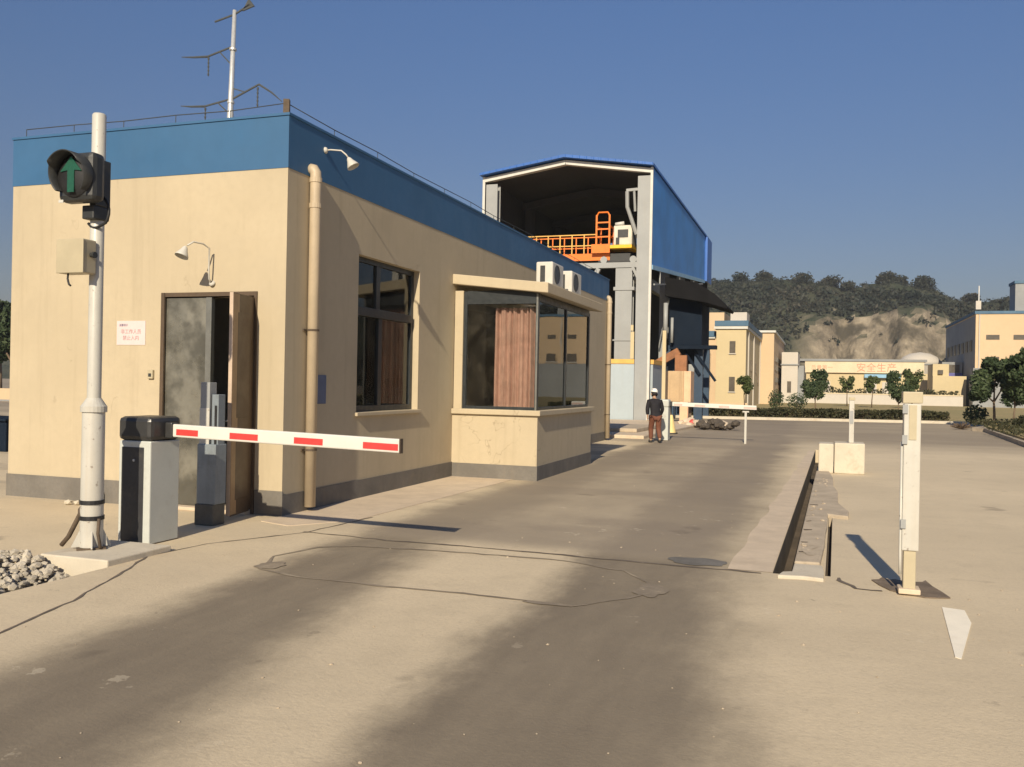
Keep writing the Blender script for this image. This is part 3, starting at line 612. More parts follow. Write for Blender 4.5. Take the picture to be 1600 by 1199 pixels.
# ------------------------------------------------------------------ barrier gates (near one, then the far copy)
bg = thing('barrier_gate', 'white cabinet barrier with black cap and red striped arm near the office door', 'barrier', (-6.17,7.11,0), 'arm barriers at the ends of the scale')
cx0, cx1, cy0, cy1 = -6.355,-5.985,6.92,7.33
MB().box(cx0,cx1,cy0,cy1,.0,.985).build('cabinet', M['cab_white'], bg, bevel=.012)
MB().box(cx0+.035,cx1-.075,cy0-.005,cy0+.02,.015,.925).build('front_panel', M['cab_panel'], bg, bevel=.004)
MB().lathe([(0,0),(.012,0),(.012,.01),(0,.012)],(-6.17,cy0-.005,.80),10,axis=(0,-1,0)).build('lock', M['galv'], bg)
cap = MB(); cap.box(cx0-.012,cx1+.012,cy0-.012,cy1+.012,.985,1.215); cap.build('cap', M['cap'], bg, bevel=.045)
MB().box(cx0+.0,cx1-.0,cy0+.0,cy1-.0,-.02,.012).build('base_flange', M['rust'], bg)
am = MB(); A0, A1 = Vector((-5.99,7.15,1.085)), Vector((-3.48,7.15,1.03)); am.bar(A0,A1,.05,.125); arm = am.build('arm', M['arm_white'], bg, bevel=.012)
MB().obox((-5.95,7.15,1.085),(.1,.09,.15)).build('arm_clamp', M['cap'], bg, bevel=.01)
for xa, xb in ((-5.86,-5.61),(-5.25,-4.94),(-4.55,-4.25),(-3.84,-3.495)):
    m = MB(); P = lambda x: A0.lerp(A1,(x-A0.x)/(A1.x-A0.x)) + Vector((0,-.0265,-.012)); m.bar(P(xa),P(xb),.005,.058); m.build('red_stripe', M['red'], arm)
MB().obox((-3.478,7.15,1.03),(.012,.056,.13)).build('end_cap', M['rust'], arm)
bg2 = copy_tree(bg); bg2.location = (-4.40,26.7,0); bg2['label'] = 'white barrier with raised bar across the far end of the scale, behind the walking person'
for ch in bg2.children:
    for st_ in ch.children:
        if st_.name.startswith('red_stripe'): st_.material_slots[0].link = 'OBJECT'; st_.material_slots[0].material = M['faded_tape']
    if ch.name.split('.')[0] in ('cap','front_panel'): ch.material_slots[0].link = 'OBJECT'; ch.material_slots[0].material = M['cab_white']
# ------------------------------------------------------------------ sensor posts
so = thing('sensor_post', 'blue grey sensor post with white tape in front of the door', 'sensor post', (-6.26,8.18,0), 'sensor posts around the scale')
MB().box(-6.40,-6.16,8.09,8.3,0,.23).build('shoe', M['darkpost'], so, bevel=.01)
MB().box(-6.385,-6.145,8.1,8.29,.23,.88).build('lower_post', M['bluegrey'], so, bevel=.008)
MB().box(-6.37,-6.25,8.12,8.24,.88,1.55).build('upper_post', M['steel_grey'], so, bevel=.006)
MB().box(-6.373,-6.247,8.116,8.1199,.80,1.27).build('tape', M['pole_white'], so)
MB().box(-6.235,-6.15,8.14,8.26,.86,1.42).build('side_channel', M['bluegrey'], so, bevel=.006)
MB().box(-6.195,-6.165,8.135,8.139,.7,1.30).build('slot', M['black'], so)
so2 = thing('sensor_post', 'white square sensor post on a bare stem at the right of the scale', 'sensor post', (.69,7.7,0), 'sensor posts around the scale')
MB().box(.645,.735,7.655,7.745,.015,.36).build('stem', M['beige_box'], so2, bevel=.006)
MB().box(.628,.752,7.64,7.765,.35,1.50).build('cover', M['pole_white'], so2, bevel=.008)
MB().box(.618,.762,7.63,7.775,1.505,1.595).build('top_box', M['beige_box'], so2, bevel=.006)
MB().box(.61,.77,7.62,7.79,.013,.055).build('base_plate', M['concrete_pale'], so2, bevel=.008)
MB().box(.665,.72,7.633,7.6395,1.22,1.49).build('sensor_window', M['beige_box'], so2)
for z in (1.46,1.22,.56): MB().box(.617,.655,7.625,7.6395,z-.035,z+.035).build('clamp', M['steel_grey'], so2)
MB().tube([(.622,7.66,.16),(.62,7.66,.3),(.62,7.67,1.2)],.011,8).build('conduit', M['pole_white'], so2, smooth=True)
pt = [(.44,8.12),(.5,8.16),(.53,8.26),(.58,8.18),(.63,8.22),(.72,8.15),(.84,8.2),(.87,8.28),(.90,8.05),(.95,7.85),(.985,7.66),(.9,7.62),(.8,7.6),(.68,7.66),(.56,7.76),(.49,7.93)]
MB().prism(pt,'z',.002,.010).build('rusty_plate', M['dusty_rust'])
tag(bpy.data.objects['rusty_plate'], 'rusty ragged steel plate under the white sensor post', 'plate')
# far concrete block and its post
fb = MB(); fb.box(.0,.27,18.15,18.75,0,.565); tag(fb.build('concrete_block', M['concrete_white'], bevel=.02), 'narrow pale concrete block beside the far end of the slot', 'block', 'concrete blocks by the far sensor post')
fb = MB(); fb.box(.285,.83,18.2,18.8,0,.585); tag(fb.build('concrete_block', M['concrete_white'], bevel=.02), 'wide pale concrete block carrying the thin white post', 'block', 'concrete blocks by the far sensor post')
so3 = thing('sensor_post', 'thin white sensor post standing on a pale concrete block', 'sensor post', (.59,18.45,.585), 'sensor posts around the scale')
MB().box(.545,.635,18.4,18.5,.585,1.40).build('post', M['pole_white'], so3, bevel=.006); MB().box(.535,.645,18.39,18.51,1.4,1.46).build('top_box', M['beige_box'], so3, bevel=.006)
MB().box(.56,.62,18.394,18.3995,.95,1.2).build('sensor_window', M['steel_grey'], so3)
#@@PART3
# ------------------------------------------------------------------ crane hall
hall = thing('crane_hall', 'tall open fronted steel hall clad in blue sheet', 'industrial hall', (-11.1,50,0))
HX0, HX1, HY0, HY1 = -15.03, -7.2, 39.3, 60.6; HM = (HX0+HX1)/2; ZE, ZA = 11.25, 11.85
m = MB(); m.prism([(HY0,6.9),(HY1,8.62),(HY1,ZE),(HY0,ZE)],'x',HX1,HX1+.08); m.build('side_cladding', M['blue_clad'], hall)
m = MB(); m.box(HX1+.081,HX1+.24,58.3,HY1+.1,8.4,ZE-.02); m.build('end_panel', M['blue_front'], hall)
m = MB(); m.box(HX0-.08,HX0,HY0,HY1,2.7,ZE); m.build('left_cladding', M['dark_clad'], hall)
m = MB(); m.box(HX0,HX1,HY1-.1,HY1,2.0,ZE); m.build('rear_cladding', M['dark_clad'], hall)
rf = MB(); o = .35
rf.prism([(HX0-.15,ZE+.02),(HM,ZA+.02),(HX1+.15,ZE+.02),(HX1+.15,ZE+.13),(HM,ZA+.15),(HX0-.15,ZE+.13)],'y',HY0-o,HY1+.1); rf.build('roof', M['blue_front'], hall)
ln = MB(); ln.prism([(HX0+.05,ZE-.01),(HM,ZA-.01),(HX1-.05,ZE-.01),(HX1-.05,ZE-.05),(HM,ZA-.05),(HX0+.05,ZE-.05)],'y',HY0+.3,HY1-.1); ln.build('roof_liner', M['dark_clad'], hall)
gb = MB(); gb.bar((HX0,HY0+.1,ZE-.14),(HM,HY0+.1,ZA-.14),.3,.2); gb.bar((HM,HY0+.1,ZA-.14),(HX1,HY0+.1,ZE-.14),.3,.2); gb.build('gable_beam', M['white_trim'], hall)
def hcol(x, y, w, z0, z1, mat=M['steel_grey']):
    m = MB(); m.box(x-w/2,x+w/2,y,y+.03,z0,z1); m.box(x-w/2,x+w/2,y+.42,y+.45,z0,z1); m.box(x-.02,x+.02,y+.03,y+.42,z0,z1); return m
hcol(-7.5,HY0,.56,0,ZE-.35).build('column', M['steel_grey'], hall); hcol(-14.68,HY0,.56,0,ZE-.35).build('column', M['steel_grey'], hall)
m = MB(); m.box(-7.21,-7.10,HY0-.06,HY0-.001,0,ZE); m.build('edge_trim', M['white_trim'], hall); m = MB(); m.box(HX0-.09,HX0+.03,HY0-.06,HY0-.001,2.7,ZE); m.build('edge_trim', M['white_trim'], hall)
m = MB(); m.box(-8.82,-8.06,HY0+.5,HY0+.56,0,6.9); m.box(-8.82,-8.06,HY0+.94,HY0+1.0,0,6.9); m.box(-8.47,-8.41,HY0+.56,HY0+.94,0,6.9); m.build('crane_column', M['steel_grey'], hall)
m = MB(); m.box(-8.9,-7.95,HY0+.46,HY0+1.05,5.9,6.05); m.box(-8.9,-7.95,HY0+.46,HY0+1.05,3.62,3.68); m.build('column_cap', M['steel_grey'], hall)
for y in (45,50.5,56): hcol(-7.5,y,.4,0,10.9).build('column', M['steel_grey'], hall); hcol(-14.7,y,.4,0,10.9).build('column', M['dark_clad'], hall)
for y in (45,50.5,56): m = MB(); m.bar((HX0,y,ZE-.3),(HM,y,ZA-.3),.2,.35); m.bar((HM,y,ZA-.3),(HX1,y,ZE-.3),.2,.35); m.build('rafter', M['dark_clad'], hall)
m = MB(); m.box(-10.7,-7.22,HY0+.46,HY0+.7,6.92,7.16); m.build('tie_beam', M['steel_grey'], hall)
for x in (-8.3,-14.0): m = MB(); m.box(x-.15,x+.15,HY0+1.06,HY1-.3,6.5,7.05); m.build('crane_runway', M['steel_grey'], hall)
m = MB(); m.bar((-7.3,HY0+.3,5.5),(-8.0,HY0+.3,6.9),.12); m.build('brace', M['steel_grey'], hall); m = MB(); m.bar((-9.9,HY0+.5,6.3),(-9.6,HY0+.5,6.9),.2); m.build('brace', M['steel_grey'], hall)
m = MB(); m.bar((HX1+.1,39.4,6.86),(HX1+.1,58.2,8.36),.06,.2); m.build('bottom_flashing', M['blue_lt'], hall)
m = MB(); m.bar((HX1+.1,40,6.16),(HX1+.1,57.2,8.1),.07,.07)
for y, z0, z1 in ((41.5,6.35,6.98),(47.5,7.0,7.48),(53,7.63,7.9)): m.bar((HX1+.1,y,z0),(HX1+.1,y,z1),.06)
m.build('edge_truss', M['steel_grey'], hall)
m = MB(); m.box(HX0,-7.8,HY0+.02,HY0+.22,0,2.58); m.box(-7.19,-7.05,HY0+.5,47.5,0,2.58); m.build('low_wall', M['panel'], hall)
m = MB(); m.box(HX0,-7.8,HY0-.02,HY0+.26,2.58,2.78); m.box(-7.24,-7.01,HY0+.46,43.2,2.58,2.78); m.build('coping', M['coping'], hall)
m = MB(); m.prism([(HX1+.1,6.85),(-5.6,6.55),(-4.75,6.0),(-4.15,5.38),(-4.2,5.30),(-5.2,5.62),(HX1+.1,5.95)],'y',43,46.2); m.build('lean_to_roof', M['roof_shade'], hall)  # underside's shade is put into the colour of the whole roof
m = MB(); m.box(-8.35,-7.5,59.5,59.6,0,8.5); m.box(HX0,HX1,HY1-.05,HY1+.05,0,2.0); m.build('rear_screen', M['dark_clad'], hall)
hg = MB(); hg.bar((-8.35,HY0+.3,10.35),(-7.75,HY0+.3,10.38),.12); hg.tube([(-8.32,HY0+.3,10.3),(-8.3,HY0+.3,9.6),(-8.1,HY0+.4,9.0),(-7.9,HY0+.5,8.4)],.09,8); hg.tube([(-8.0,HY0+.3,10.3),(-7.95,HY0+.35,9.4)],.06,8); hg.build('cable_bracket', M['steel_grey'], hall)
bt = MB(); bt.box(-7.98,-7.82,HY0-.0,HY0+.018,2.8,4.0); bt.box(-7.98,-7.86,HY0-.0,HY0+.018,4.05,4.3); bt.build('pale_board', M['far_yellow'], hall)

cr = thing('bridge_crane', 'orange and yellow overhead crane with handrails inside the blue hall', 'crane', (-11,40.8,7.1))
MB().box(-14.4,-8.3,40.9,41.5,7.1,7.75).build('girder', M['housing'], cr)
MB().box(-14.4,-9.15,40.0,40.85,7.42,7.50).build('walkway', M['orange'], cr); MB().box(-14.4,-9.15,39.98,40.0,7.30,7.62).build('toe_board', M['orange'], cr)
def rail(y, x0, x1, z0, z1, n, mat, nm='handrail'):
    m = MB()
    for k in range(n+1): x = x0+(x1-x0)*k/n; m.bar((x,y,z0),(x,y,z1),.05)
    for z in (z1,(z0+z1)/2): m.bar((x0,y,z),(x1,y,z),.045)
    return m.build(nm, mat, cr)
rail(40.05,-14.4,-9.8,7.5,8.5,8,M['coping']); rail(40.8,-14.4,-9.8,7.5,8.5,8,M['orange'])
MB().box(-9.95,-8.1,39.75,41.2,7.80,7.95).build('platform', M['yellow'], cr, bevel=.01)
MB().box(-9.95,-9.1,39.72,39.75,7.6,8.0).build('platform_skirt', M['orange'], cr)
cg = MB()
for x, y in ((-9.75,39.85),(-9.15,39.85),(-9.75,40.7),(-9.15,40.7)): cg.bar((x,y,7.95),(x,y,9.35 if y<40 else 8.9),.075)
for z in (8.35,8.7,9.0): cg.bar((-9.75,39.85,z),(-9.15,39.85,z),.06)
cg.tube([(-9.75,39.85,9.3),(-9.66,39.85,9.46),(-9.24,39.85,9.46),(-9.15,39.85,9.3)],.04,8)
for z in (8.4,8.85): cg.bar((-9.75,39.85,z),(-9.75,40.7,z),.06); cg.bar((-9.15,39.85,z),(-9.15,40.7,z),.06)
cg.build('cage', M['orange'], cr)
MB().box(-8.98,-8.12,39.9,41.0,7.95,8.86).build('machine_box', M['cabin'], cr, bevel=.06)
m = MB(); m.box(-8.78,-8.3,39.885,39.905,8.3,8.66); m.box(-8.86,-8.7,39.885,39.905,7.98,8.3); m.build('machine_opening', M['housing'], cr)
MB().tube([(-8.9,39.95,8.9),(-8.5,39.95,8.95)],.09,10).build('motor', M['white_trim'], cr, smooth=True)
MB().box(-9.7,-8.2,40.0,40.6,7.2,7.6).build('end_truck', M['housing'], cr, bevel=.02)
for x in (-8.05,-9.4): MB().lathe([(0,-.08),(.16,-.08),(.16,.08),(0,.08)],(x,39.95,7.3),16,axis=(0,1,0)).build('wheel', M['steel_grey'], cr)

hp = thing('hopper_tower', 'navy steel hopper on blue legs under the dark lean-to roof', 'hopper', (-6.3,45.5,0))
MB().box(-7.05,-5.45,44.0,47.0,3.62,6.05).build('body', M['navy'], hp, bevel=.03)
m = MB(); m.add([(-7.05,44,3.62),(-5.45,44,3.62),(-5.45,47,3.62),(-7.05,47,3.62),(-6.45,45.2,2.75),(-6.0,45.2,2.75),(-6.0,45.9,2.75),(-6.45,45.9,2.75)],[(0,1,5,4),(1,2,6,5),(2,3,7,6),(3,0,4,7),(4,5,6,7)]); m.build('cone', M['navy'], hp)
for x, y in ((-5.58,44.1),(-6.95,44.1),(-5.58,46.8),(-6.95,46.8)): MB().box(x-.2,x+.2,y-.1,y+.14,0,3.62).build('leg', M['navy_leg'], hp)
m = MB(); m.box(-6.9,-4.7,43.4,44.0,3.42,3.6); m.build('side_shelf', M['navy'], hp)
m = MB(); m.bar((-6.3,43.9,3.4),(-5.5,43.9,2.2),.12); m.build('brace', M['navy'], hp); m = MB(); m.bar((-5.8,43.9,3.4),(-4.75,43.9,1.9),.12); m.build('brace', M['navy'], hp)
m = MB(); m.box(-6.55,-6.0,42.9,43.3,2.3,3.1); m.bar((-7.6,43.2,2.6),(-6.4,43.2,3.3),.35); tag(m.build('chute', paint('rusty_orange_steel',(.30,.13,.055),.7,.25,2,streak=.3,grimecol=(.15,.1,.07))), 'rusty orange chute beside the navy hopper', 'chute')
m = MB(); m.tube([(-7.05,43.0,3.9),(-7.05,43.0,5.6)],.11,10); m.tube([(-6.75,43.1,3.7),(-6.75,43.1,4.9)],.07,10); tag(m.build('vent_pipes', M['steel_grey'], smooth=True), 'pale vertical pipes in the shade under the hall edge', 'pipe')
bn = thing('storage_bin', 'tan square bin raised on legs beside the far barrier', 'bin', (-5.65,38.4,0))
MB().box(-6.19,-5.42,38,39,.95,2.26).build('bin_body', M['bin'], bn, bevel=.02); MB().box(-5.41,-5.12,37.98,39,.95,2.26).build('bin_side', M['peach'], bn)
for x, y in ((-6.1,38.1),(-5.25,38.1),(-6.1,38.9),(-5.25,38.9)): MB().box(x-.05,x+.05,y-.05,y+.05,0,.95).build('leg', M['rust'], bn)
pb = MB().box(-5.47,-5.13,37.3,37.65,.1,.98).build('control_box', M['peach'], bevel=.015); tag(pb, 'peach coloured upright box below the tan bin', 'control box')
tp = thing('thin_post', 'thin tall cream post standing in front of the tan bin', 'post', (-5.93,36,0)); MB().box(-6.0,-5.86,35.95,36.07,0,3.84).build('post_shaft', M['far_yellow'], tp); MB().box(-6.1,-5.76,35.85,36.17,0,.05).build('base_plate', M['rust'], tp)
rs = thing('arm_rest', 'white fork post that catches the far barrier arm', 'post', (-2.0,26.4,0)); 
MB().box(-2.02,-1.96,26.41,26.47,0,.90).build('post_shaft', M['pole_white'], rs); m = MB(); m.box(-2.08,-1.9,26.41,26.47,.90,.94); m.build('fork', M['pole_white'], rs)
cn = thing('traffic_cone', 'faded yellow cone standing behind the walking person', 'cone', (-4.75,30.5,0)); MB().box(-4.95,-4.55,30.3,30.7,0,.04).build('base', M['black'], cn); MB().lathe([(.17,.04),(.06,.62),(.05,.64),(0,.64)],(-4.75,30.5,0),16).build('cone_body', M['cone'], cn, smooth=True)
q = random.Random(11)
rb = MB()
for k in range(22): rb.rock((-3.85+q.gauss(0,.28),34.3+q.gauss(0,.3),.10+q.uniform(0,.2)),q.uniform(.1,.24),q)
tag(rb.build('rubble_pile', M['rubble']), 'dark heap of rubble at the road edge beyond the barrier', 'rubble', kind='stuff')
rb = MB().rock((-4.85,36.6,.17),.17,q,(1,1,.8)); tag(rb.build('plastic_bag', M['redbag'], smooth=True), 'small red bag lying by the rubble heap', 'bag')
rb = MB()
for k in range(14): rb.rock((-4.3+q.gauss(0,.5),36.2+q.gauss(0,.5),.08+q.uniform(0,.16)),q.uniform(.1,.24),q)
tag(rb.build('broken_concrete', M['concrete_pale']), 'pale broken concrete lumps behind the dark rubble', 'rubble', kind='stuff')
struct(MB().prism([(-5.0,26.9),(-4.75,33.0),(-4.5,39.2),(-12,39.2),(-12,26.9)],'z',-.05,.10).build('hall_forecourt', M['concrete_pale'], bevel=.03), 'raised pale concrete forecourt before the hall')
struct(MB().prism([(-5.55,28.6),(-5.4,32),(-9.0,32),(-9.0,28.6)],'z',.101,.22).build('forecourt_step', M['concrete'], bevel=.02), 'low concrete step on the forecourt')

# ------------------------------------------------------------------ far side of the crossing road
K = MB(); K.prism([(-30,42.5),(-4.6,46.6),(6.64,49.5),(7.4,49.7),(7.4,49.95),(6.6,49.75),(-4.65,46.85),(-30,42.75)],'z',-.05,.13); struct(K.build('far_kerb', M['concrete_white']), 'pale kerb along the far side of the crossing road')
G_ = MB(); G_.prism([(-30,42.76),(-4.65,46.86),(6.6,49.76),(30,55),(40,104.8),(-30,104.8)],'z',-.05,.09); struct(G_.build('grass_strip', M['grass']), 'dry brownish grass strip beyond the road')
def leaves(m, n, c, r, size, rng, shell=.35):
    for _ in range(n):
        d = Vector((rng.gauss(0,1),rng.gauss(0,1),rng.gauss(0,1))).normalized(); k = rng.uniform(shell,1)**.6
        m.leaf((c[0]+d.x*r[0]*k, c[1]+d.y*r[1]*k, c[2]+d.z*r[2]*k), size, rng)
hg = MB(); q = random.Random(21)
for _ in range(9000):
    x = q.uniform(-9,6.4); yb = 48.3 + (x+4.6)*.258
    m_ = .46 + .10*mnoise.noise(Vector((x*.9,3,0))); hg.leaf((x, yb+q.uniform(0,1.3), .1+m_*q.random()**.6), .15, q)
hs = MB()
for _ in range(500): x = q.uniform(-9,6.4); hs.tube([(x,48.9+(x+4.6)*.258,.05),(x+q.uniform(-.1,.1),48.9+(x+4.6)*.258,.45)],.012,4,False)
h_ = hg.build('clipped_hedge', M['hedge'], fix=False); tag(h_, 'low dark clipped hedge along the far kerb', 'hedge'); hs.build('hedge_stems', M['bark'], h_, fix=False)

def tree_proto(seed, H, crowns, trunk_h, n, size, mat, r0=.05):
    q = random.Random(seed); t = bpy.data.objects.new('roadside_tree', None); COL.objects.link(t)
    tr = MB(); top = Vector((q.uniform(-.06,.06),q.uniform(-.06,.06),trunk_h)); tr.tube([(0,0,0),tuple(top*.5+Vector((.02,0,0))),tuple(top)],[r0,r0*.8,r0*.65],7)
    cm = MB()
    for c, r in crowns:
        tr.tube([tuple(top),tuple((top+Vector(c))/2+Vector((0,0,.05))),c],[r0*.6,r0*.4,r0*.12],5)
        for k in range(7):
            d = Vector((q.gauss(0,1),q.gauss(0,1),q.gauss(0,.8))).normalized()
            cc = Vector(c)+Vector((d.x*r[0],d.y*r[1],d.z*r[2]))*.62; f = q.uniform(.34,.55)
            leaves(cm, n//(7*len(crowns)), cc, (r[0]*f,r[1]*f,r[2]*f), size, q, .1)
    tr.build('trunk', M['bark'], t, smooth=True, fix=False); cm.build('crown', mat, t, fix=False); return t
T1 = tree_proto(1, 2.6, [((0,0,1.95),(.62,.62,.72)),((.25,.1,1.6),(.4,.4,.4))], 1.1, 2200, .16, M['leaf'])
T2 = tree_proto(2, 2.7, [((0,0,1.6),(.8,.8,.9)),((-.5,.1,1.3),(.55,.5,.6)),((.45,0,1.9),(.55,.5,.6))], .7, 3600, .17, M['leaf_dark'])
T3 = tree_proto(3, 3.2, [((0,0,2.1),(1.0,1.0,.75)),((-.8,.2,1.7),(.6,.6,.6)),((.7,-.2,2.3),(.75,.7,.65)),((.2,.2,2.7),(.6,.6,.45))], 1.1, 6500, .19, M['leaf_dark'], .07)
GT = 'young trees along the road and grass'
def put_tree(p, x, y, s, rz, label, sz=None, z=.08):
    t = p if not p.get('category') else copy_tree(p)
    t.location = (x,y,z); t.scale = (s,s,sz or s); t.rotation_euler.z = rz; tag(t, label, 'tree', GT)
put_tree(T1,-4.6,60,.95,.4,'small thin tree in front of the pale yellow tower')
put_tree(T2,-.25,62,1.15,1.1,'bushy green tree in front of the left end of the red lettered building')
put_tree(T1,2.4,88,1.15,2.0,'small round tree between the two signboard letter groups',)
put_tree(T1,4.3,84,1.15,3.3,'small round tree under the red letters on the signboard')
put_tree(T2,4.35,56,.84,2.7,'dark narrow tree just left of the white square post',1.08)
put_tree(T1,7.5,84,1.4,5.0,'green tree rising behind the white square post')
put_tree(T3,7.35,44.6,1.0,.6,'spreading dark tree at the left end of the right hand kerb')
put_tree(T3,8.5,42.0,1.1,2.4,'dense dark tree at the right edge of the picture', )
put_tree(T2,8.9,49,1.15,4.4,'dark tree half hidden behind the spreading tree on the right')
def shrub(x, y, r, h, label, n=700, mat=None, z=.05):
    m = MB(); q = random.Random(int(x*100+y)); leaves(m, n, (x,y,z+h*.5), (r,r,h*.5), .13, q, .2)
    o = m.build('shrub', mat or M['leaf_dark'], fix=False); tag(o, label, 'shrub', 'shrubs on the verge')
    k = MB(); k.tube([(x,y,z),(x,y,z+h*.5)],.03,5); k.build('stem', M['bark'], o)
shrub(6.9,46.5,.55,1.0,'rounded dark shrub left of the kerbed planting bed')
shrub(7.6,39.5,.5,.7,'brownish shrub at the foot of the spreading dark tree',600,M['hedge'])
shrub(9.0,38.2,.7,.9,'olive shrub at the right edge under the dense tree',800,M['hedge'])
shrub(-2.9,66,.6,1.5,'dark shrub against the white block by the yellow tower')
shrub(-1.6,70,.8,1.3,'low dark shrub beside the bushy green tree')
m = MB(); q = random.Random(9)
for _ in range(160):
    a = q.uniform(0,6.3); e = q.uniform(.2,1.2); l = q.uniform(.2,.5); m.tube([(5.75,42.5,.02),(5.75+cos(a)*l*cos(e),42.5+sin(a)*l*cos(e),.05+l*sin(e)*.6)],.012,4,False)
tag(m.build('cut_branches', M['bark'], fix=False), 'loose heap of cut branches on the road near the right kerb', 'branches')
B_ = MB(); B_.prism([(6.0,41.3),(6.35,40.8),(6.05,35),(5.75,29.7),(5.7,22),(14,22),(30,41),(30,49),(8,46.5),(6.6,43.2)],'z',-.05,.14); struct(B_.build('planting_bed_kerb', M['concrete']), 'kerbed edge of the planting bed on the right')
B_ = MB(); B_.prism([(6.5,41.1),(6.2,35),(5.95,29.7),(5.9,22.3),(13.9,22.3),(29,41),(29,48.5),(8.1,46),(6.9,43)],'z',.10,.20); struct(B_.build('planting_bed', M['grass']), 'grassy planting bed on the right')
gm = MB(); q = random.Random(31)
for _ in range(5000):
    x = q.uniform(5.95,11); y = q.uniform(27,46)
    if x > 6.3 or y < 38: gm.leaf((x,y,.2+.22*q.random()), .12, q)
tag(gm.build('ground_cover', M['hedge'], fix=False), 'low green ground cover in the planting bed', 'ground cover', kind='stuff')

# ------------------------------------------------------------------ background buildings
yf = thing('factory_building', 'pale yellow two storey factory block with blue roof edge left of the hill', 'building', (-6.6,72,0))
MB().box(-7.78,-5.5,72,90.5,0,6.2).build('tower_wall', M['far_yellow'], yf)
MB().box(-5.7,-4.25,90,116,0,7.0).build('rear_wall', M['far_peach'], yf)
MB().box(-12,-7.8,73,90,0,5.5).build('left_wing_wall', M['far_peach'], yf)
m = MB(); m.box(-7.95,-5.38,71.85,90.6,6.2,6.42); m.box(-5.85,-4.1,89.8,116,7.0,7.2); m.box(-12,-7.96,72.8,90,5.5,5.62); m.build('cornice', M['white_trim'], yf)
m = MB(); m.box(-7.9,-5.33,71.8,90.6,6.43,6.85); m.box(-12,-7.95,72.75,90,5.63,6.1); m.build('roof_edge', M['far_blue'], yf)
m = MB(); m.box(-8.9,-7.5,75,80,6.1,7.75); m.build('roof_block', M['far_peach'], yf); MB().box(-7.0,-5.7,75,78,6.85,7.75).build('roof_block', M['far_white'], yf)
for z0, z1 in ((4.3,5.25),(1.3,2.45)): f = MB().box(-6.75,-6.3,71.96,72.0,z0,z1).build('window', M['far_win'], yf); MB().box(-6.8,-6.25,71.9,71.99,z0-.08,z0).build('sill', M['far_white'], f)
for y, z0, z1 in ((77,3.0,3.9),(83,2.9,3.8),(86,2.0,2.6)): MB().box(-5.5,-5.46,y,y+1.6,z0,z1).build('window', M['far_win'], yf)
for z in (3.4,4.3,2.2): MB().box(-4.25,-4.2,93,112,z,z+.5).build('window', M['far_win'], yf)
lw_ = MB(); lw_.box(-9,-5.2,70.5,70.7,0,.45); tag(lw_.build('boundary_wall', M['far_peach']), 'low tan wall at the foot of the pale yellow tower', 'wall')
for y in (74,80,88.5): MB().tube([(-5.45,y,0),(-5.45,y,6.1)],.06,6).build('downpipe', M['far_white'], yf)
wb = thing('white_block', 'small flat roofed white building right of the yellow factory block', 'building', (-3,100,0))
MB().box(-3.9,-2.25,100,110,0,5.5).build('wall', M['far_white'], wb); MB().box(-4.0,-2.15,99.9,110.1,4.1,4.25).build('string_course', M['far_grey'], wb); MB().box(-2.25,-1.65,101,110,0,4.1).build('side_wing', M['far_grey'], wb)
m = MB(); m.box(-3.3,-2.9,99.96,100,1.2,2.4); m.build('window', M['far_win'], wb)
sb = thing('signboard_building', 'long low pale yellow building with a red lettered signboard', 'building', (6,115,0))
MB().box(-1.6,13.7,115,122,0,3.65).build('wall', M['far_yellow'], sb); MB().box(-1.75,11.5,114.7,115,3.65,5.0).build('signboard', M['sign_cream'], sb); MB().box(-4.2,11.8,114.6,122,5.02,5.3).build('roof', M['far_grey'], sb)
MB().box(5.0,9.0,114.4,115,3.1,3.5).build('awning', M['blue_lt'], sb)
for x, wd in ((3.2,.15),(5.2,1.2),(7.0,.8),(.2,1.0)): MB().box(x,x+wd,114.95,115,1.0,2.6).build('window', M['far_white'], sb)
text('质量第一', .62, (.2,114.69,4.05), M['sign_faded'], sb, 'sign_letters', .005); text('安全生产', 1.12, (6.3,114.69,3.9), M['sign_red'], sb, 'sign_letters', .005)
tk = thing('storage_tank', 'round cream tank with a shallow domed roof', 'tank', (12.3,128,0))
MB().lathe([(2.55,0),(2.55,5.1),(2.6,5.15),(2.55,5.5),(2.0,6.1),(1.2,6.5),(0,6.7)],(12.3,128,0),40).build('tank_shell', M['far_white'], tk, smooth=True); MB().lathe([(2.57,5.0),(2.66,5.0),(2.66,5.14),(2.57,5.14)],(12.3,128,0),40).build('rim', M['far_grey'], tk)
an = thing('gatehouse', 'low pale yellow annex in front of the domed tank', 'building', (13.2,107,0)); MB().box(11.6,14.9,107,112,0,3.3).build('wall', M['far_yellow'], an); MB().box(11.6,13.2,107.2,112,3.3,4.6).build('upper_wall', M['far_yellow'], an); MB().box(12.1,12.6,106.95,107.2,3.5,3.95).build('window', M['far_win'], an)
kb_ = thing('blue_based_cabin', 'grey cabin with a violet blue base band behind the annex', 'cabin', (13.6,113,0)); MB().box(13.2,15.3,113,116,0,5.0).build('wall', M['far_grey'], kb_); MB().box(13.25,15.0,112.95,113,3.8,4.7).build('window', M['far_win'], kb_); MB().box(13.15,15.3,112.9,113,3.25,3.75).build('base_band', paint('violet_blue_paint',(.10,.10,.32),.6,.1,1), kb_)
rbld = thing('production_building', 'large pale peach building with flat teal roof edge at the right edge', 'building', (24,116,0))
MB().box(15.4,40,105,128.5,0,9.85).build('wall', M['far_peach'], rbld); MB().box(15.3,40.1,104.9,128.6,9.85,10.15).build('roof_edge', M['far_blue'], rbld)
MB().box(15.39,15.399,105.2,128.4,0,9.7).build('side_wall', M['far_grey'], rbld)  # thin grey sheet paints shade over the left side of the wall
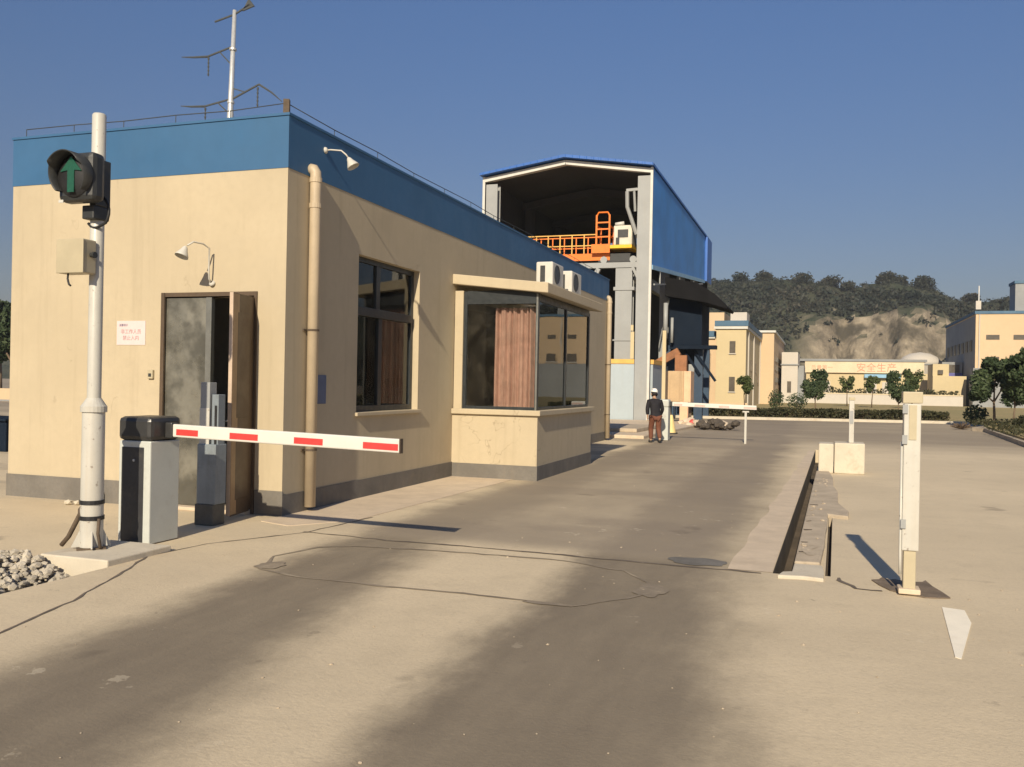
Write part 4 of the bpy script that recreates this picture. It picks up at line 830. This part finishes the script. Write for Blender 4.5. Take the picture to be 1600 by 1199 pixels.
for k in range(5):
    x = 16.4+2.55*k
    MB().box(x,x+1.25,104.96,105,7.15,7.65).build('window', M['far_win'], rbld); MB().box(x,x+1.25,104.96,105,4.4,5.35).build('window', M['far_win'], rbld)
for k in range(7): MB().box(15.33,15.389,107+3*k,108.6+3*k,6.0,7.2).build('window', M['far_win'], rbld)
for k in range(5): MB().tube([(15.75+5.1*k,104.93,0),(15.75+5.1*k,104.93,9.8)],.07,6).build('downpipe', M['far_white'], rbld)
for k in range(5): MB().box(16.3+2.55*k,17.75+2.55*k,104.85,104.96,4.27,4.38).build('sill', M['far_white'], rbld)
MB().box(14.9,40,102.6,104.95,0,4.1).build('lean_to', M['far_grey'], rbld); MB().box(19.4,22,107,110,10.15,13.2).build('stair_tower', M['far_grey'], rbld); MB().box(19.3,22.1,106.9,110.1,13.2,13.5).build('stair_roof', M['far_blue'], rbld)
MB().tube([(15.8,106,10.4),(15.8,106,12.9)],.07,6).build('mast', M['galv'], rbld); MB().box(15.5,16.0,105.8,106.3,10.4,11.3).build('vent', M['far_white'], rbld)
ww = thing('boundary_wall', 'long low white boundary wall across the grass', 'wall', (5,104,0)); MB().box(-3.0,14.2,104,104.25,0,1.15).build('wall_face', M['far_white'], ww); MB().box(-3.0,14.2,103.95,104.3,1.15,1.25).build('coping', M['sign_cream'], ww)
m = MB(); q = random.Random(13)
for _ in range(1600): x = q.uniform(-2.8,14); m.leaf((x,q.uniform(104.6,106.6),1.0+q.random()**1.5*(.7+.5*mnoise.noise(Vector((x*.5,0,0))))), .3, q)
tag(m.build('shrub_bed', M['hedge'], fix=False), 'brownish shrubs behind the low white wall', 'shrubs', kind='stuff')

# steel power pole far behind the office
pw = thing('power_pole', 'tall pale steel transmission pole with dark arms behind the office', 'power pole', (-82,110,0))
MB().tube([(-82,110,0),(-82,110,40.2),(-82,110,40.8),(-81.6,110,55.2)],[.75,.48,.42,.28],14).build('mast', M['galv'], pw, smooth=True)
for z in (41.8,49.5): MB().lathe([(.42,-.15),(.52,-.15),(.52,.15),(.42,.15)],(-81.95 if z<45 else -81.75,110,z),14).build('flange', M['galv'], pw)
def parm(p, q_, br=None):
    m = MB(); m.bar(p,q_,.20)
    if br: m.bar(br,((p[0]+q_[0])/2,110,(p[2]+q_[2])/2),.15)
    m.build('crossarm', M['pylon_arm'], pw)
parm((-82,110,49.9),(-86.2,110,48.9),(-81.9,110,47.2)); parm((-81.9,110,42.3),(-86.6,110,41.6),(-81.9,110,39.9)); parm((-81.9,110,42.2),(-77.2,110,44.0),(-81.9,110,43.9)); parm((-81.6,110,54.6),(-85,110,53.9)); parm((-81.6,110,54.6),(-79,110,55.7))
for x, z in ((-86.0,48.8),(-86.4,41.4),(-77.4,43.6)): MB().lathe([(.14,0)]+[(.15 if k%2 else .07,-.28*k) for k in range(1,11)],(x,110,z),8).build('insulator', M['pylon_arm'], pw)
for x, z, dx in ((-86.2,48.9,-4.6),(-86.6,41.6,-4.2),(-77.2,44.0,3.9)): m = MB(); m.tube([(x,110,z),(x+dx*.55,110,z+.15*(1 if dx<0 else -9)),(x+dx,110,z+.4*(1 if dx<0 else -7))],[.17,.14,.06],6); m.build('jumper', M['pylon_arm'], pw)
m = MB(); m.add([(-80.2,109.9,54.9),(-78.2,109.9,55.4),(-79.2,109.9,56.6),(-80.2,110.1,54.9),(-78.2,110.1,55.4),(-79.2,110.1,56.6)],[(0,1,2),(5,4,3),(0,3,4,1),(1,4,5,2),(2,5,3,0)]); m.build('top_bracket', M['pylon_arm'], pw)

# left edge: wall, trees and a dark cabinet beyond the office corner
lw2 = thing('boundary_wall', 'ochre and grey boundary wall far left beyond the office', 'wall', (-52,40,0)); MB().box(-60,-38,40,40.3,-.6,.1).build('lower_wall', M['far_grey'], lw2); MB().box(-60,-38,40.0,40.25,.1,.75).build('upper_wall', M['far_peach'], lw2)
m = MB().box(-17.6,-15.75,14,15,-.1,.62); m.box(-17.7,-15.72,13.95,15.05,.62,.68); tag(m.build('metal_box', M['navy'], bevel=.02), 'dark metal box on the ground past the left corner of the office', 'box')
for k, (x, y, s) in enumerate(((-58,52,2.3),(-66,58,2.6),(-62,66,3.0))):
    t = copy_tree(T3); t.location = (x,y,0); t.scale = (s,s,s); t.rotation_euler.z = k*2.1
    tag(t, ['dark tree nearest the left edge beyond the ochre wall','dark tree at the far left edge beside the nearest one','tallest dark tree at the left edge behind the ochre wall'][k], 'tree', 'trees beyond the ochre wall')

# ------------------------------------------------------------------ hill with quarry face
def lerp_tab(t, x):
    for (a,b),(c,d) in zip(t[:-1],t[1:]):
        if a <= x <= c: return b+(d-b)*(x-a)/(c-a)
    return t[0][1] if x < t[0][0] else t[-1][1]
RID = [(-900,16),(-300,22),(-170,24),(-60,41),(-30,40.5),(-7,39.6),(10,38),(20,38.6),(33,36.5),(44,33),(62,32),(120,30),(300,24),(900,14)]
def hill_z(x, y):
    r = lerp_tab(RID,x) + 1.2*mnoise.noise(Vector((x*.05,0,5)))
    t = min(1,max(0,(y-225)/105)); n = mnoise.fractal(Vector((x*.03,y*.03,0)),1.0,2.0,5)
    s = r*(t*t*(3-2*t)*.75+.25*t)
    qf = min(1,max(0,(x+14)/18))*min(1,max(0,(115-x)/40))
    if qf > 0:
        edge = 268 + 9*mnoise.noise(Vector((x*.06,1,0))) + 4*mnoise.noise(Vector((x*.25,2,0)))
        top = .60*r + 3.6*mnoise.noise(Vector((x*.09,9,0)))
        t1 = min(1,max(0,(y-edge)/14)); t2 = min(1,max(0,(y-edge-14)/48))
        f = 1.5*min(1,max(0,(y-235)/30)) + top*(t1**.8) + (r-top-1.5)*t2
        s = s*(1-qf) + f*qf
    if y > 330: s = s*max(0,1-(y-330)/160)
    amp = 1.6*min(1,t*3)
    return s + amp*n + (1.6*mnoise.noise(Vector((x*.11,y*.15,s*.16))) + .8*mnoise.noise(Vector((x*.45,y*.2,s*.4))) if qf>0 else 0)*min(1,t*4)
hx_ = [-900+20*i for i in range(39)] + [-120+1.6*i for i in range(int(330/1.6))] + [210+20*i for i in range(1,36)]
hy_ = [224+1.7*i for i in range(int(110/1.7))] + [338+14*i for i in range(12)]
m = MB(); m.v = [(x,y,hill_z(x,y)-.3) for y in hy_ for x in hx_]; W_ = len(hx_)
m.f = [(j*W_+i,j*W_+i+1,(j+1)*W_+i+1,(j+1)*W_+i) for j in range(len(hy_)-1) for i in range(W_-1)]
struct(m.build('hill', M['hill'], smooth=True, fix=False), 'scrub covered hill with a pale quarried face')
sc = MB(); q = random.Random(77)
for _ in range(7500):
    x = q.uniform(-110,130); y = q.uniform(232,342); z = hill_z(x,y)
    z2 = hill_z(x,y+1.5)
    if abs(z2-z) > 2.0: continue
    inq = -6 < x < 100 and y < 286
    if inq and q.random() < .80: continue
    if mnoise.noise(Vector((x*.05,y*.05,3))) < -.38: continue
    s = q.uniform(.5,1.7)*(1 if y < 312 else .5)
    for _k in range(13): sc.leaf((x+q.gauss(0,.6)*s,y+q.gauss(0,.6)*s,z+abs(q.gauss(0,.5))*s), 1.0*s, q)
tag(sc.build('hill_scrub', M['leaf_hill'], fix=False), 'dark green scrub covering the hillside', 'scrub', kind='stuff')
HT = None
for k, (x, h, wd, lab) in enumerate(((-27,5.5,3.6,'dark ridge tree above the yellow factory block'),(-19,4.2,4.2,'broad low ridge tree right of the first one'),(-6.5,6.5,5.0,'tall dark rounded tree on the ridge left of centre'),(3,4.0,4.8,'flat topped ridge clump beside the tall rounded tree'),(9,3.6,3.8,'small ridge clump left of the dip'),(20.5,5.6,4.6,'rounded tree on the ridge above the quarry face'),(25,3.4,4.4,'low ridge clump above the quarry face'),(33,5.2,5.0,'domed tree on the ridge right of the quarry'),(47,3.6,3.4,'last dark tree on the ridge before the right hand building'))):
    qq = random.Random(200+k); m = MB(); z = hill_z(x,328)-.3; wd *= 1.35
    for j in range(5): leaves(m, 150, (x+qq.uniform(-.2,.2)*wd,328+qq.gauss(0,1.5),z+h*qq.uniform(.0,.42)), (wd*.52,wd*.52,h*.42), .95, qq, .1)
    o = m.build('ridge_tree', M['leaf_hill'], fix=False); tag(o, lab, 'tree', 'trees on the hill ridge')
    tk_ = MB(); tk_.tube([(x,328,z-1),(x,328,z+h*.5)],.25,5); tk_.build('trunk', M['bark'], o)
#@@PART4
# ------------------------------------------------------------------ person
def skin_mesh(name, joints, edges, mat, parent, sub=2, smooth=True):
    keys = list(joints); me = bpy.data.meshes.new(name); me.from_pydata([joints[k][0] for k in keys], [(keys.index(a),keys.index(b)) for a,b in edges], [])
    o = bpy.data.objects.new(name, me); COL.objects.link(o)
    sk = o.modifiers.new('skin','SKIN'); sk.use_smooth_shade = True
    for i, k in enumerate(keys):
        r = joints[k][1]; d = me.skin_vertices[0].data[i]; d.radius = r if isinstance(r,tuple) else (r,r); d.use_root = (i==0)
    s = o.modifiers.new('sub','SUBSURF'); s.levels = sub; s.render_levels = sub
    dg = bpy.context.evaluated_depsgraph_get(); m2 = bpy.data.meshes.new_from_object(o.evaluated_get(dg)); bpy.data.objects.remove(o); bpy.data.meshes.remove(me)
    m2.name = name; m2.materials.clear(); m2.materials.append(mat)
    for p_ in m2.polygons: p_.use_smooth = True
    o = bpy.data.objects.new(name, m2); COL.objects.link(o); o.parent = parent; return o
pe = thing('person', 'person in black jacket, dark brown trousers and white helmet walking beside the forecourt', 'person', (-4.38,25.3,0))
pe.rotation_euler.z = math.radians(25); pe.scale = (.94,.94,.89)
J = {'pelvis':((0,0,.84),(.13,.10)),'waist':((0,.03,1.0),(.12,.09)),'chest':((0,.09,1.2),(.15,.105)),'shoulders':((0,.13,1.33),(.12,.085)),'neck':((0,.165,1.41),.05),'jaw':((0,.205,1.475),(.062,.068)),'head':((0,.21,1.555),(.075,.09)),'crown':((0,.205,1.63),(.055,.065)),'nose':((0,.305,1.54),.014),
 'hipL':((-.09,0,.80),.09),'kneeL':((-.10,.14,.46),.058),'ankL':((-.10,.10,.08),.036),'toeL':((-.11,.25,.035),.034),
 'hipR':((.09,0,.80),.09),'kneeR':((.10,.02,.45),.058),'ankR':((.10,-.17,.12),.036),'toeR':((.11,-.06,.035),.034)}
E_ = [('pelvis','waist'),('waist','chest'),('chest','shoulders'),('shoulders','neck'),('neck','jaw'),('jaw','head'),('head','crown'),('head','nose')]
for s, sx in (('L',-1),('R',1)):
    f = .10 if s=='R' else -.10
    J['sh'+s] = ((sx*.18,.12,1.31),.055); J['el'+s] = ((sx*.25,.08+f*.5,1.06),.041); J['wr'+s] = ((sx*.24,.17+f*1.4,.86),.026); J['pa'+s] = ((sx*.235,.19+f*1.5,.80),(.016,.035))
    E_ += [('shoulders','sh'+s),('sh'+s,'el'+s),('el'+s,'wr'+s),('wr'+s,'pa'+s),('pelvis','hip'+s),('hip'+s,'knee'+s),('knee'+s,'ank'+s),('ank'+s,'toe'+s)]
    for k in range(4):
        L = (.07,.08,.075,.06)[k]; y = .165+.018*k+f*1.5
        J['f%d%s'%(k,s)] = ((sx*.235,y,.755),.0095); J['g%d%s'%(k,s)] = ((sx*.225,y+.006,.755-L*.5),.0085); J['h%d%s'%(k,s)] = ((sx*.205,y+.01,.755-L),.0075)
        E_ += [('pa'+s,'f%d%s'%(k,s)),('f%d%s'%(k,s),'g%d%s'%(k,s)),('g%d%s'%(k,s),'h%d%s'%(k,s))]
    J['t1'+s] = ((sx*.21,.23+f*1.5,.79),.011); J['t2'+s] = ((sx*.20,.245+f*1.5,.75),.009); E_ += [('pa'+s,'t1'+s),('t1'+s,'t2'+s)]
skin_mesh('body', J, E_, M['skin'], pe)
g = lambda k: Vector(J[k][0])
JK = {'waist':((0,.02,.95),(.165,.125)),'hem':((0,.0,.82),(.165,.13)),'chest':((0,.09,1.2),(.185,.135)),'sho':((0,.13,1.33),(.15,.11)),'col':((0,.16,1.40),(.075,.07))}
EJ = [('waist','hem'),('waist','chest'),('chest','sho'),('sho','col')]
for s in 'LR':
    JK['sh'+s] = (J['sh'+s][0],.08); JK['el'+s] = (J['el'+s][0],.062); JK['wr'+s] = (tuple(g('el'+s).lerp(g('wr'+s),.92)),.045); EJ += [('sho','sh'+s),('sh'+s,'el'+s),('el'+s,'wr'+s)]
skin_mesh('jacket', JK, EJ, M['jacket'], pe)
JT = {'p':((0,0,.86),(.15,.115))}; ET = []
for s in 'LR':
    JT['h'+s] = (J['hip'+s][0],.112); JT['k'+s] = (J['knee'+s][0],.083); JT['a'+s] = (tuple(g('ank'+s)+Vector((0,0,.02))),.062); ET += [('p','h'+s),('h'+s,'k'+s),('k'+s,'a'+s)]
skin_mesh('trousers', JT, ET, M['trousers'], pe)
for s in 'LR':
    a, b = g('ank'+s), g('toe'+s); skin_mesh('shoe', {'h':(tuple(a+Vector((0,-.03,-.04))),.046),'m':(tuple((a+b)/2+Vector((0,0,-.02))),.048),'t':(tuple(b+Vector((0,.02,.005))),.042)}, [('h','m'),('m','t')], M['shoe'], pe)
skin_mesh('hair', {'a':((0,.175,1.58),(.085,.085)),'b':((0,.20,1.625),(.075,.085)),'c':((0,.15,1.52),(.07,.05))}, [('a','b'),('a','c')], M['hair'], pe)
def local(m, nm, mat):
    o = m.build(nm, mat, fix=False); o.parent = pe; return o
m = MB(); m.lathe([(.112,-.012),(.108,.0),(.103,.04),(.085,.085),(.05,.112),(0,.12)],(0,.195,1.615),18,axis=(.12,.12,1)); m.obox((0,.31,1.6),(.12,.07,.012),rx=-.2); o_ = local(m,'helmet',M['hat'])
m = MB(); m.lathe([(.011,-.01),(.011,.012),(0,.014)],(-.03,.285,1.565),8,axis=(0,1,0)); m.lathe([(.011,-.01),(.011,.012),(0,.014)],(.03,.285,1.565),8,axis=(0,1,0)); local(m,'eyes',M['hair'])
m = MB(); m.obox((-.088,.20,1.545),(.02,.035,.06)); m.obox((.088,.20,1.545),(.02,.035,.06)); local(m,'ears',M['skin'])
m = MB(); m.obox((0,.283,1.495),(.045,.012,.012)); local(m,'mouth',M['rust'])

hz = MB().box(-620,520,-120,420,-1.5,62); hv = bpy.data.materials.new('thin_haze'); hv.use_nodes = True
hn = hv.node_tree; hn.nodes.remove(hn.nodes['Principled BSDF']); pv = hn.nodes.new('ShaderNodeVolumePrincipled'); pv.inputs['Color'].default_value = (.80,.86,.95,1); pv.inputs['Density'].default_value = .0003; pv.inputs['Anisotropy'].default_value = 0
hn.links.new(pv.outputs[0], hn.nodes['Material Output'].inputs['Volume'])
tag(hz.build('haze', hv), 'thin pale haze in the air', 'haze', kind='stuff')
# ------------------------------------------------------------------ sky, sun, camera
SUN_EL, SUN_OFF = math.radians(29.0), math.radians(6.4)
to_sun = Vector((sin(SUN_OFF)*cos(SUN_EL), -cos(SUN_OFF)*cos(SUN_EL), sin(SUN_EL)))
wd = bpy.data.worlds.new('World'); S.world = wd; wd.use_nodes = True; nt_ = wd.node_tree; bgn = nt_.nodes['Background']
sky = nt_.nodes.new('ShaderNodeTexSky'); sky.sky_type = 'NISHITA'; sky.sun_disc = False; sky.sun_elevation = SUN_EL
sky.sun_rotation = math.atan2(to_sun.x, to_sun.y); sky.air_density = 1.25; sky.dust_density = .7; sky.ozone_density = 3.2; sky.altitude = 0
tcw = nt_.nodes.new('ShaderNodeTexCoord'); sxw = nt_.nodes.new('ShaderNodeSeparateXYZ'); nt_.links.new(tcw.outputs['Generated'], sxw.inputs[0])
mrw = nt_.nodes.new('ShaderNodeMapRange'); mrw.inputs[1].default_value = .03; mrw.inputs[2].default_value = .40; nt_.links.new(sxw.outputs[2], mrw.inputs[0])
tnt = nt_.nodes.new('ShaderNodeMix'); tnt.data_type = 'RGBA'; tnt.inputs[6].default_value = (.63,.56,.65,1); tnt.inputs[7].default_value = (.84,.96,1.24,1); nt_.links.new(mrw.outputs[0], tnt.inputs[0])
mlw = nt_.nodes.new('ShaderNodeMix'); mlw.data_type = 'RGBA'; mlw.blend_type = 'MULTIPLY'; mlw.inputs[0].default_value = 1; nt_.links.new(sky.outputs[0], mlw.inputs[6]); nt_.links.new(tnt.outputs[2], mlw.inputs[7])
nt_.links.new(mlw.outputs[2], bgn.inputs[0]); bgn.inputs[1].default_value = .05
ld = bpy.data.lights.new('sun','SUN'); ld.energy = 4.2; ld.angle = math.radians(.6); ld.color = (1.0,.865,.66)
lo = bpy.data.objects.new('sun', ld); COL.objects.link(lo); lo.rotation_euler = to_sun.to_track_quat('Z','Y').to_euler(); lo.location = (5,-20,15)
yaw, phi = math.radians(18.96), math.radians(1.09)
F = Vector((-sin(yaw),cos(yaw),0)); r0 = Vector((cos(yaw),sin(yaw),0)); u0 = Vector((0,0,1))
rr_ = r0*cos(phi)+u0*sin(phi); uu = u0*cos(phi)-r0*sin(phi)
cd = bpy.data.cameras.new('camera'); cd.sensor_width = 36; cd.lens = 31.5; cd.clip_end = 3000; cd.clip_start = .05
co = bpy.data.objects.new('camera', cd); COL.objects.link(co)
mt = Matrix((rr_,uu,-F)).transposed().to_4x4(); mt.translation = Vector((0,0,1.6)); co.matrix_world = mt
S.camera = co
vs_ = S.view_settings; vs_.view_transform = 'Standard'; vs_.look = 'None'; vs_.exposure = .42; vs_.gamma = 1; vs_.use_curve_mapping = False
S.render.engine = 'CYCLES'; S.cycles.max_bounces = 6; S.cycles.transparent_max_bounces = 12
